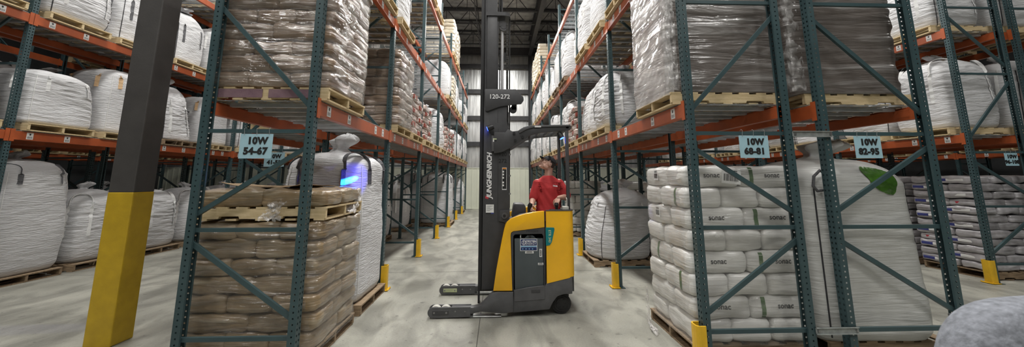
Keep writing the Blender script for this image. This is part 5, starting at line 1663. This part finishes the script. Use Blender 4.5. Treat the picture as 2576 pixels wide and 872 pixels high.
# electrical box with warning sticker
b = MB(); x0, z0 = s(-0.095, 2.09); x1, z1 = s(0.0, 2.315); b.rbox(x0, x1, 5.065, 5.10, z0, z1, 0.006, 2)
bx = part(b, 'mast_box', M['tgrey2'], smooth='auto')
flat('warning_sticker', s(-0.075, 0)[0], s(-0.02, 0)[0], s(0, 2.225)[1], s(0, 2.275)[1], 5.064, 'paper', bx); flat('warning_sticker', s(-0.05, 0)[0], s(-0.023, 0)[0], s(0, 2.228)[1], s(0, 2.248)[1], 5.0615, 'tblack', bx); flat('warning_sticker', s(-0.073, 0)[0], s(-0.022, 0)[0], s(0, 2.258)[1], s(0, 2.272)[1], 5.0615, 'label_yellow', bx)
# lettering on the mast cover
x, z = s(-0.120, 1.755)
put_text('JUNGHEINRICH', 0.089, 'white_print', x, z, 5.0985, mc, (PI / 2, -PI / 2, 0), off=0.003, shear=0.25, space=0.96)
b = MB(); x, z = s(-0.142, 1.452); b.prism([(x - 0.032, z - 0.012), (x + 0.008, z - 0.022), (x + 0.014, z + 0.006), (x - 0.03, z + 0.022)], 'Y', 5.0975, 5.0995); part(b, 'red_mark', M['red_print']).parent = mc
x, z = s(0.065, 2.05); put_text('120', 0.075, 'print', x, z, 5.0985, mc, off=0.001)
x, z = s(0.065, 1.955); put_text('272', 0.075, 'print', x, z, 5.0985, mc, off=0.001)
x0, z0 = s(-0.165, 1.245); x1, z1 = s(-0.055, 1.355)
pl = flat('rating_plate', x0, x1, z0, z1, 5.0995, 'paper', mc)
for i in range(6): flat('plate_print', x0 + 0.012, x1 - 0.012 - 0.02 * (i % 3), z1 - 0.018 - i * 0.013, z1 - 0.015 - i * 0.013, 5.0972, 'print_grey', mc, 0.0006)
flat('maker_strip', x0, x1 - 0.04, z0 - 0.016, z0, 5.0990, 'tblack', mc); flat('maker_strip', x1 - 0.04, x1, z0 - 0.016, z0, 5.0990, 'blue_print', mc)
x0, z0 = s(0.058, 1.555); x1, z1 = s(0.122, 1.865)
flat('warning_decal', x0, x1, z0, z1, 5.0995, 'paper', mc); flat('decal_field', x0 + 0.004, x1 - 0.004, z0 + 0.012, z1 - 0.024, 5.0972, 'tblack', mc, 0.0006); flat('decal_heading', x0 + 0.004, x1 - 0.004, z1 - 0.022, z1 - 0.004, 5.0972, 'orange_sticker', mc, 0.0006)
for q in (0.24, 0.20, 0.155, 0.09, 0.05): flat('decal_icon', x0 + 0.006, x0 + 0.026, z0 + q * K, z0 + (q + 0.024) * K, 5.0965, 'paper', mc, 0.0006)
# blue safety spotlights
def spotlamp(pos, aim, name='blue_spotlight', body_r=0.038):
    pos = Vector(pos); d = (Vector(aim) - pos).normalized()
    b = MB(); b.tube([pos - d * 0.055, pos - d * 0.02, pos + d * 0.035], [body_r * 0.8, body_r, body_r], 18)
    b.bar(pos - d * 0.03, pos + Vector((0.05, 0.02, 0.02)) if name == 'x' else pos + Vector((0.0, 0.03, 0.045)), 0.012, 0.02)
    o = part(b, name, M['tblack'], smooth='auto')
    c = MB(); c.tube([pos + d * 0.033, pos + d * 0.038], [body_r * 0.85, body_r * 0.8], 18)
    part(c, 'blue_lens', M['lamp_blue']).parent = o
    return pos + d * 0.05, d
SP1, D1 = spotlamp((s(-0.12, 2.42)[0], 5.045, s(0, 2.42)[1]), (-1.9, 5.03, 1.70))
SP2, D2 = spotlamp((s(0.90, 2.315)[0], 5.10, s(0, 2.315)[1]), (1.9, 4.6, 0.2))
# ------------------------------------------------------------------ the operator
PB = Vector((0.735, 5.47, 0.256))
def ell(mb, c, r, rot=None, nu=28, nv=18):
    c = Vector(c)
    def f(u, t):
        a = 2 * PI * u; p = -PI / 2 + PI * (0.004 + 0.992 * t)
        v = Vector((r[0] * math.cos(p) * math.cos(a), r[1] * math.cos(p) * math.sin(a), r[2] * math.sin(p)))
        return (rot @ v if rot else v) + c
    o = len(mb.v)
    mb.grid(f, nu, nv, closed_u=True)
    mb.f.append(list(range(o + nu - 1, o - 1, -1))); mb.mi.append(0)
    k = len(mb.v) - nu; mb.f.append(list(range(k, k + nu))); mb.mi.append(0)
def loft(mb, rings, n=32):
    """rings: (x, y, z, rx, ry)"""
    vs = []; fs = []
    for x, y, z, rx, ry in rings:
        for i in range(n):
            a = 2 * PI * i / n; c, q = math.cos(a), math.sin(a)
            e = 2.4; r = (abs(c) ** e + abs(q) ** e) ** (-1 / e)
            vs.append((x + rx * r * c, y + ry * r * q, z))
    for j in range(len(rings) - 1):
        for i in range(n):
            fs.append((j * n + i, j * n + (i + 1) % n, (j + 1) * n + (i + 1) % n, (j + 1) * n + i))
    fs.append(tuple(range(n - 1, -1, -1))); k = (len(rings) - 1) * n; fs.append(tuple(range(k, k + n)))
    mb.add(vs, fs)
def limb(mb, pts, rad, n=16, sub=6):
    P = []; Q = []
    for i in range(len(pts) - 1):
        for k in range(sub):
            f = k / sub; P.append(Vector(pts[i]).lerp(Vector(pts[i + 1]), f)); Q.append(rad[i] * (1 - f) + rad[i + 1] * f)
    P.append(Vector(pts[-1])); Q.append(rad[-1])
    mb.tube(P, Q, n)
    for p, r in ((P[0], Q[0]), (P[-1], Q[-1])): ell(mb, p, (r, r, r), None, 14, 8)
def hand(mb, wrist, fwd, nrm, side, curl=(0.5, 0.7, 0.5), spread=0.06, thumb_in=0.6):
    """fwd: wrist to knuckles, nrm: back of the hand, side: +1/-1 which side carries the thumb"""
    f = Vector(fwd).normalized(); n = Vector(nrm); n = (n - f * n.dot(f)).normalized(); l = f.cross(n) * side
    w = Vector(wrist)
    M3 = Matrix((l, f, n)).transposed()
    ell(mb, w + f * 0.052, (0.041, 0.056, 0.016), M3, 20, 12)
    ell(mb, w + f * 0.075, (0.040, 0.022, 0.015), M3, 20, 12)
    ell(mb, w + f * 0.035 + l * 0.022 - n * 0.006, (0.018, 0.032, 0.017), M3, 14, 10)
    for k, (off, ln) in enumerate(((0.030, 0.072), (0.0105, 0.080), (-0.0095, 0.074), (-0.029, 0.058))):
        base = w + f * (0.088 - 0.006 * abs(k - 1)) + l * off
        d = (f + l * (off * spread * 20)).normalized(); nn = n.copy()
        p = [base - d * 0.012, base]; r = [0.0095, 0.0095]
        for seg, c in zip((0.45, 0.32, 0.23), curl):
            q = Matrix.Rotation(-c * side, 3, l) if False else None
            d2 = (d * math.cos(c) - nn * math.sin(c)).normalized(); nn = (nn * math.cos(c) + d * math.sin(c)).normalized(); d = d2
            p.append(p[-1] + d * ln * seg); r.append(r[-1] * 0.93)
        limb(mb, p, r, 10, 3)
    # thumb leaves the side of the palm near its base
    b0 = w + f * 0.028 + l * 0.032 - n * 0.004
    d = (l * 0.75 + f * 0.62 - n * 0.25).normalized()
    p1 = b0 + d * 0.034
    d2 = (f * 0.8 - n * thumb_in + l * (0.25)).normalized()
    p2 = p1 + d2 * 0.030
    d3 = (f * 0.75 - n * (thumb_in + 0.15) - l * 0.05).normalized()
    limb(mb, [b0 - d * 0.012, b0, p1, p2, p2 + d3 * 0.024], [0.014, 0.0135, 0.0115, 0.0105, 0.008], 10, 3)
def remesh(mb, name, vox, m, smooth_it=3, fac=0.5):
    me = mb.mesh(name + '_raw', m)
    o = bpy.data.objects.new('tmp', me); COL.objects.link(o)
    r = o.modifiers.new('r', 'REMESH'); r.mode = 'VOXEL'; r.voxel_size = vox; r.use_smooth_shade = True
    if smooth_it:
        q = o.modifiers.new('s', 'SMOOTH'); q.factor = fac; q.iterations = smooth_it
    bpy.context.view_layer.update()
    out = bpy.data.meshes.new_from_object(o.evaluated_get(bpy.context.evaluated_depsgraph_get()))
    bpy.data.objects.remove(o); bpy.data.meshes.remove(me)
    out.materials.clear(); out.materials.append(m)
    out.polygons.foreach_set('material_index', [0] * len(out.polygons))
    out.polygons.foreach_set('use_smooth', [True] * len(out.polygons))
    return out
HR = Matrix.Rotation(R(-72), 3, 'Z') @ Matrix.Rotation(R(-34), 3, 'X')
HC = Vector((-0.005, -0.01, 1.672))
def hl(x, y, z): return HC + HR @ Vector((x, y, z))
SHL, SHR = Vector((-0.160, 0.0, 1.392)), Vector((0.160, 0.02, 1.395))
ELL, WRL = Vector((-0.228, -0.04, 1.165)), Vector((-0.268, -0.215, 1.075))
ELR, WRR = Vector((0.262, -0.03, 1.19)), Vector((0.115, -0.215, 1.192))
B = MB()
for sx_ in (-1, 1):
    limb(B, [(sx_ * 0.09, 0.0, 0.90), (sx_ * 0.10, -0.01, 0.70), (sx_ * 0.105, -0.02, 0.49), (sx_ * 0.105, 0.0, 0.34), (sx_ * 0.105, 0.02, 0.09)], [0.088, 0.08, 0.056, 0.054, 0.036])
    ell(B, (sx_ * 0.108, -0.05, 0.045), (0.042, 0.115, 0.04))
loft(B, [(0, 0, 0.84, 0.12, 0.09), (0, 0, 0.90, 0.158, 0.108), (0, 0, 0.98, 0.158, 0.108), (0, 0, 1.08, 0.142, 0.10), (0, 0, 1.20, 0.155, 0.112), (0, 0, 1.32, 0.172, 0.118), (0, 0.004, 1.40, 0.165, 0.10), (0, 0.008, 1.45, 0.115, 0.08), (0, 0.01, 1.49, 0.068, 0.062)])
limb(B, [(0.004, 0.012, 1.44), (0.008, 0.008, 1.53), (0.016, 0.004, 1.62)], [0.066, 0.058, 0.058])
# head in its own frame: face toward -y
ell(B, hl(0, 0.012, 0.022), (0.076, 0.097, 0.092), HR)
ell(B, hl(0, -0.030, -0.040), (0.060, 0.066, 0.072), HR)
ell(B, hl(0, -0.062, -0.088), (0.036, 0.030, 0.026), HR)
ell(B, hl(0, -0.084, -0.104), (0.019, 0.017, 0.015), HR)
ell(B, hl(0, -0.078, 0.026), (0.052, 0.022, 0.016), HR)
for q in (-1, 1):
    ell(B, hl(q * 0.036, -0.066, -0.020), (0.024, 0.026, 0.022), HR)
    ell(B, hl(q * 0.050, -0.020, -0.070), (0.016, 0.045, 0.026), HR)
    ell(B, hl(q * 0.076, 0.012, -0.012), (0.010, 0.021, 0.033), HR @ Matrix.Rotation(R(14), 3, 'X'))
    ell(B, hl(q * 0.080, 0.020, -0.008), (0.006, 0.017, 0.026), HR)
    ell(B, hl(q * 0.011, -0.108, -0.030), (0.009, 0.010, 0.008), HR)
limb(B, [hl(0, -0.092, 0.022), hl(0, -0.106, -0.006), hl(0, -0.120, -0.026)], [0.009, 0.011, 0.0125], 12, 4)
ell(B, hl(0, -0.094, -0.058), (0.024, 0.012, 0.010), HR)
ell(B, hl(0, -0.092, -0.072), (0.021, 0.012, 0.009), HR)
# arms
limb(B, [SHL, SHL.lerp(ELL, 0.5) + Vector((-0.006, 0.01, 0)), ELL], [0.058, 0.047, 0.040]); limb(B, [ELL, ELL.lerp(WRL, 0.35), WRL], [0.041, 0.043, 0.027])
limb(B, [SHR, SHR.lerp(ELR, 0.5) + Vector((0.006, 0.01, 0)), ELR], [0.058, 0.047, 0.040]); limb(B, [ELR, ELR.lerp(WRR, 0.35), WRR], [0.041, 0.043, 0.027])
hand(B, WRL, (-0.12, -0.72, -0.5), (-0.85, -0.1, 0.35), -1, curl=(0.75, 1.05, 0.7), thumb_in=0.5)
hand(B, WRR, (-0.45, -0.35, -0.85), (-0.55, -0.75, 0.55), 1, curl=(0.35, 0.55, 0.4), thumb_in=0.45)
body_me = remesh(B, 'body', 0.0045, M['skin'], 3, 0.45)
MAN = link('person', body_me, None, PB)
tag(MAN, 'person in red t-shirt and black cap standing on the truck, looking up', 'person')
# t-shirt
S = MB()
loft(S, [(0, 0, 0.86, 0.182, 0.136), (0, 0, 0.96, 0.180, 0.136), (0, 0, 1.08, 0.172, 0.132), (0, 0, 1.20, 0.178, 0.135), (0, 0, 1.32, 0.190, 0.138), (0, 0.003, 1.405, 0.182, 0.116), (0, 0.008, 1.455, 0.135, 0.094), (0, 0.01, 1.482, 0.092, 0.080), (0, 0.01, 1.498, 0.074, 0.070)])
for a, e in ((SHL, ELL), (SHR, ELR)):
    d = (e - a)
    limb(S, [a + Vector((0, 0, -0.01)), a + d * 0.5, a + d * 0.90], [0.070, 0.071, 0.070])
me = remesh(S, 'tshirt', 0.006, M['shirt'], 6, 0.5)
for v in me.vertices:
    c = v.co
    f = 0.014 * nz3(c.x * 8 + c.z * 3, c.y * 8, c.z * 2.6) + 0.010 * nz3(c.x * 16 + c.z * 9, c.y * 16, c.z * 6)
    v.co = c + v.normal * f * (1.0 if c.z < 1.4 else 0.4)
shirt = link('t_shirt', me, MAN); shirt['label'] = 'red short sleeved t-shirt'
S = MB()
loft(S, [(0, 0, 0.84, 0.15, 0.115), (0, 0, 0.90, 0.176, 0.126), (0, 0, 0.98, 0.168, 0.120)])
for q in (-1, 1): limb(S, [(q * 0.09, 0, 0.90), (q * 0.10, -0.01, 0.70), (q * 0.105, -0.02, 0.49), (q * 0.105, 0.0, 0.3), (q * 0.105, 0.02, 0.10)], [0.104, 0.097, 0.078, 0.076, 0.074])
link('trousers', remesh(S, 'trousers', 0.008, M['trouser'], 4), MAN)
for q in (-1, 1):
    S = MB(); ell(S, (q * 0.108, -0.05, 0.052), (0.050, 0.130, 0.050)); ell(S, (q * 0.106, 0.03, 0.08), (0.05, 0.055, 0.06)); S.v = [(x, y, max(0.001, z)) for x, y, z in S.v]
    link('shoe', remesh(S, 'shoe', 0.006, M['shoe'], 2), MAN)
# cap: dome and peak
def cap_pt(u, t):
    a = 2 * PI * u; p = PI / 2 * (0.08 + 0.90 * t)
    r = (0.085, 0.107, 0.094)
    return hl(r[0] * math.cos(p) * math.cos(a), 0.012 + r[1] * math.cos(p) * math.sin(a), 0.030 + r[2] * math.sin(p))
S = MB(); S.grid(cap_pt, 40, 14, closed_u=True); S.f.append(list(range(len(S.v) - 40, len(S.v)))); S.mi.append(0)
cap = S.build('cap', M['cap'], MAN, smooth=True)
sd = cap.modifiers.new('thick', 'SOLIDIFY'); sd.thickness = 0.004; sd.offset = -1
def peak_pt(u, t):
    a = PI + PI * (0.14 + 0.72 * u)
    x, y = 0.082 * math.cos(a), 0.012 + 0.104 * math.sin(a)
    ext = 0.075 * math.sin(PI * u) ** 0.55 * t
    return hl(x * (1 - 0.04 * t), y - ext, 0.042 - 0.018 * t - 0.9 * (x * x) * t)
S = MB(); S.grid(peak_pt, 24, 8)
pk = S.build('cap_peak', M['cap'], cap, smooth=True); sd = pk.modifiers.new('thick', 'SOLIDIFY'); sd.thickness = 0.005
# hair on the back and sides under the cap
def hair_pt(u, t):
    a = PI * (-0.06 + 1.12 * u); z = 0.045 - 0.088 * t * (0.45 + 0.55 * math.sin(PI * min(1, max(0, (u + 0.02)))) ** 0.8)
    k = math.sqrt(max(0.05, 1 - ((z - 0.022) / 0.094) ** 2))
    return hl(0.0795 * k * math.cos(a), 0.012 + 0.1005 * k * math.sin(a), z)
S = MB(); S.grid(hair_pt, 40, 10); hr = S.build('hair', M['hair'], MAN, smooth=True); sd = hr.modifiers.new('thick', 'SOLIDIFY'); sd.thickness = 0.006
for q in (-1, 1):
    S = MB(); ell(S, hl(q * 0.032, -0.0855, 0.006), (0.0115, 0.0095, 0.0075), HR, 16, 10); ey = S.build('eye', M['eye'], MAN, smooth=True)
    S = MB(); ell(S, hl(q * 0.032, -0.0935, 0.008), (0.005, 0.003, 0.005), HR, 12, 8); S.build('iris', M['iris'], ey, smooth=True)
    S = MB(); S.tube([hl(q * 0.015, -0.099, 0.027), hl(q * 0.032, -0.1, 0.032), hl(q * 0.050, -0.090, 0.027)], 0.0035, 8); S.build('eyebrow', M['hair'], MAN, smooth=True)
S = MB(); ell(S, hl(0, -0.1015, -0.0650), (0.021, 0.006, 0.0065), HR, 16, 10); S.build('lips', M['lip'], MAN, smooth=True)
# small white chest print on his left breast
bpy.context.view_layer.update()
def on_shirt(x, z):
    ok, loc, nrm, i = shirt.ray_cast(Vector((x, -1, z)), Vector((0, 1, 0)))
    return loc + Vector((0, -0.003, 0)) if ok else Vector((x, -0.14, z))
S = MB()
for i in range(9):
    x = 0.050 + i * 0.0085
    h_ = 0.016 if i % 3 else 0.022
    z = 1.345 - 0.004 * i * 0.3
    p = [on_shirt(x, z), on_shirt(x + 0.0072, z), on_shirt(x + 0.0086, z + h_), on_shirt(x + 0.0014, z + h_)]
    S.add(p, [(0, 1, 2, 3)])
S.build('chest_print', M['white_print'], shirt, fix=False)

# ------------------------------------------------------------------ lights of the hall, plus an added lamp before the back wall
def area(x, y, z, sx_, sy_, e, col=(1, 0.985, 0.95)):
    l = bpy.data.lights.new('high_bay_or_fill_light', 'AREA'); l.shape = 'RECTANGLE'; l.size = sx_; l.size_y = sy_; l.energy = e; l.color = col
    l.spread = R(165)
    o = bpy.data.objects.new('high_bay_or_fill_light', l); COL.objects.link(o); o.location = (x, y, z)
    return o
for y, e in ((-4.5, 130), (-1.0, 140), (2.5, 235), (6.5, 300), (10.5, 300), (13.6, 230), (17.8, 300)):  # rearmost lamp added to brighten the back wall; those behind camera fill front faces
    area(0.04, y, 9.75 if y < 12 else 9.1, 0.5, 1.6, e * 0.86)
for y in (-4.0, 1.5, 7.0, 12.5):
    area(-6.0, y, 9.75, 0.6, 2.2, 185)
    area(6.3, y, 9.75, 0.6, 2.2, 185)
for y in (4, 12): area(-12.4, y, 9.0, 0.7, 1.6, 50); area(12.8, y, 9.0, 0.7, 1.6, 50)
w = bpy.data.worlds.new('hall_ambient'); SC.world = w; w.use_nodes = True
w.node_tree.nodes['Background'].inputs[0].default_value = (0.8, 0.85, 0.9, 1); w.node_tree.nodes['Background'].inputs[1].default_value = 0.3
def spot(pos, aim, e, ang, blend=0.3, col=(0.01, 0.06, 1.0)):
    l = bpy.data.lights.new('blue_beam', 'SPOT'); l.energy = e; l.spot_size = R(ang); l.spot_blend = blend; l.color = col; l.shadow_soft_size = 0.02
    o = bpy.data.objects.new('blue_beam', l); COL.objects.link(o); o.location = pos
    o.rotation_euler = (Vector(aim) - Vector(pos)).to_track_quat('-Z', 'Y').to_euler()
    return o
spot(SP1, (-1.865, 5.02, 1.725), 15000, 4.8, 0.5, (0.01, 0.2, 1.0)).scale = (1, 0.42, 1)
spot(SP1, (-1.92, 5.02, 1.70), 300, 17, 1.0, (0.01, 0.01, 1.0))
spot(SP2, (3.2, 4.3, 0.1), 60, 9, 0.6)
SC.view_settings.exposure = 0.3
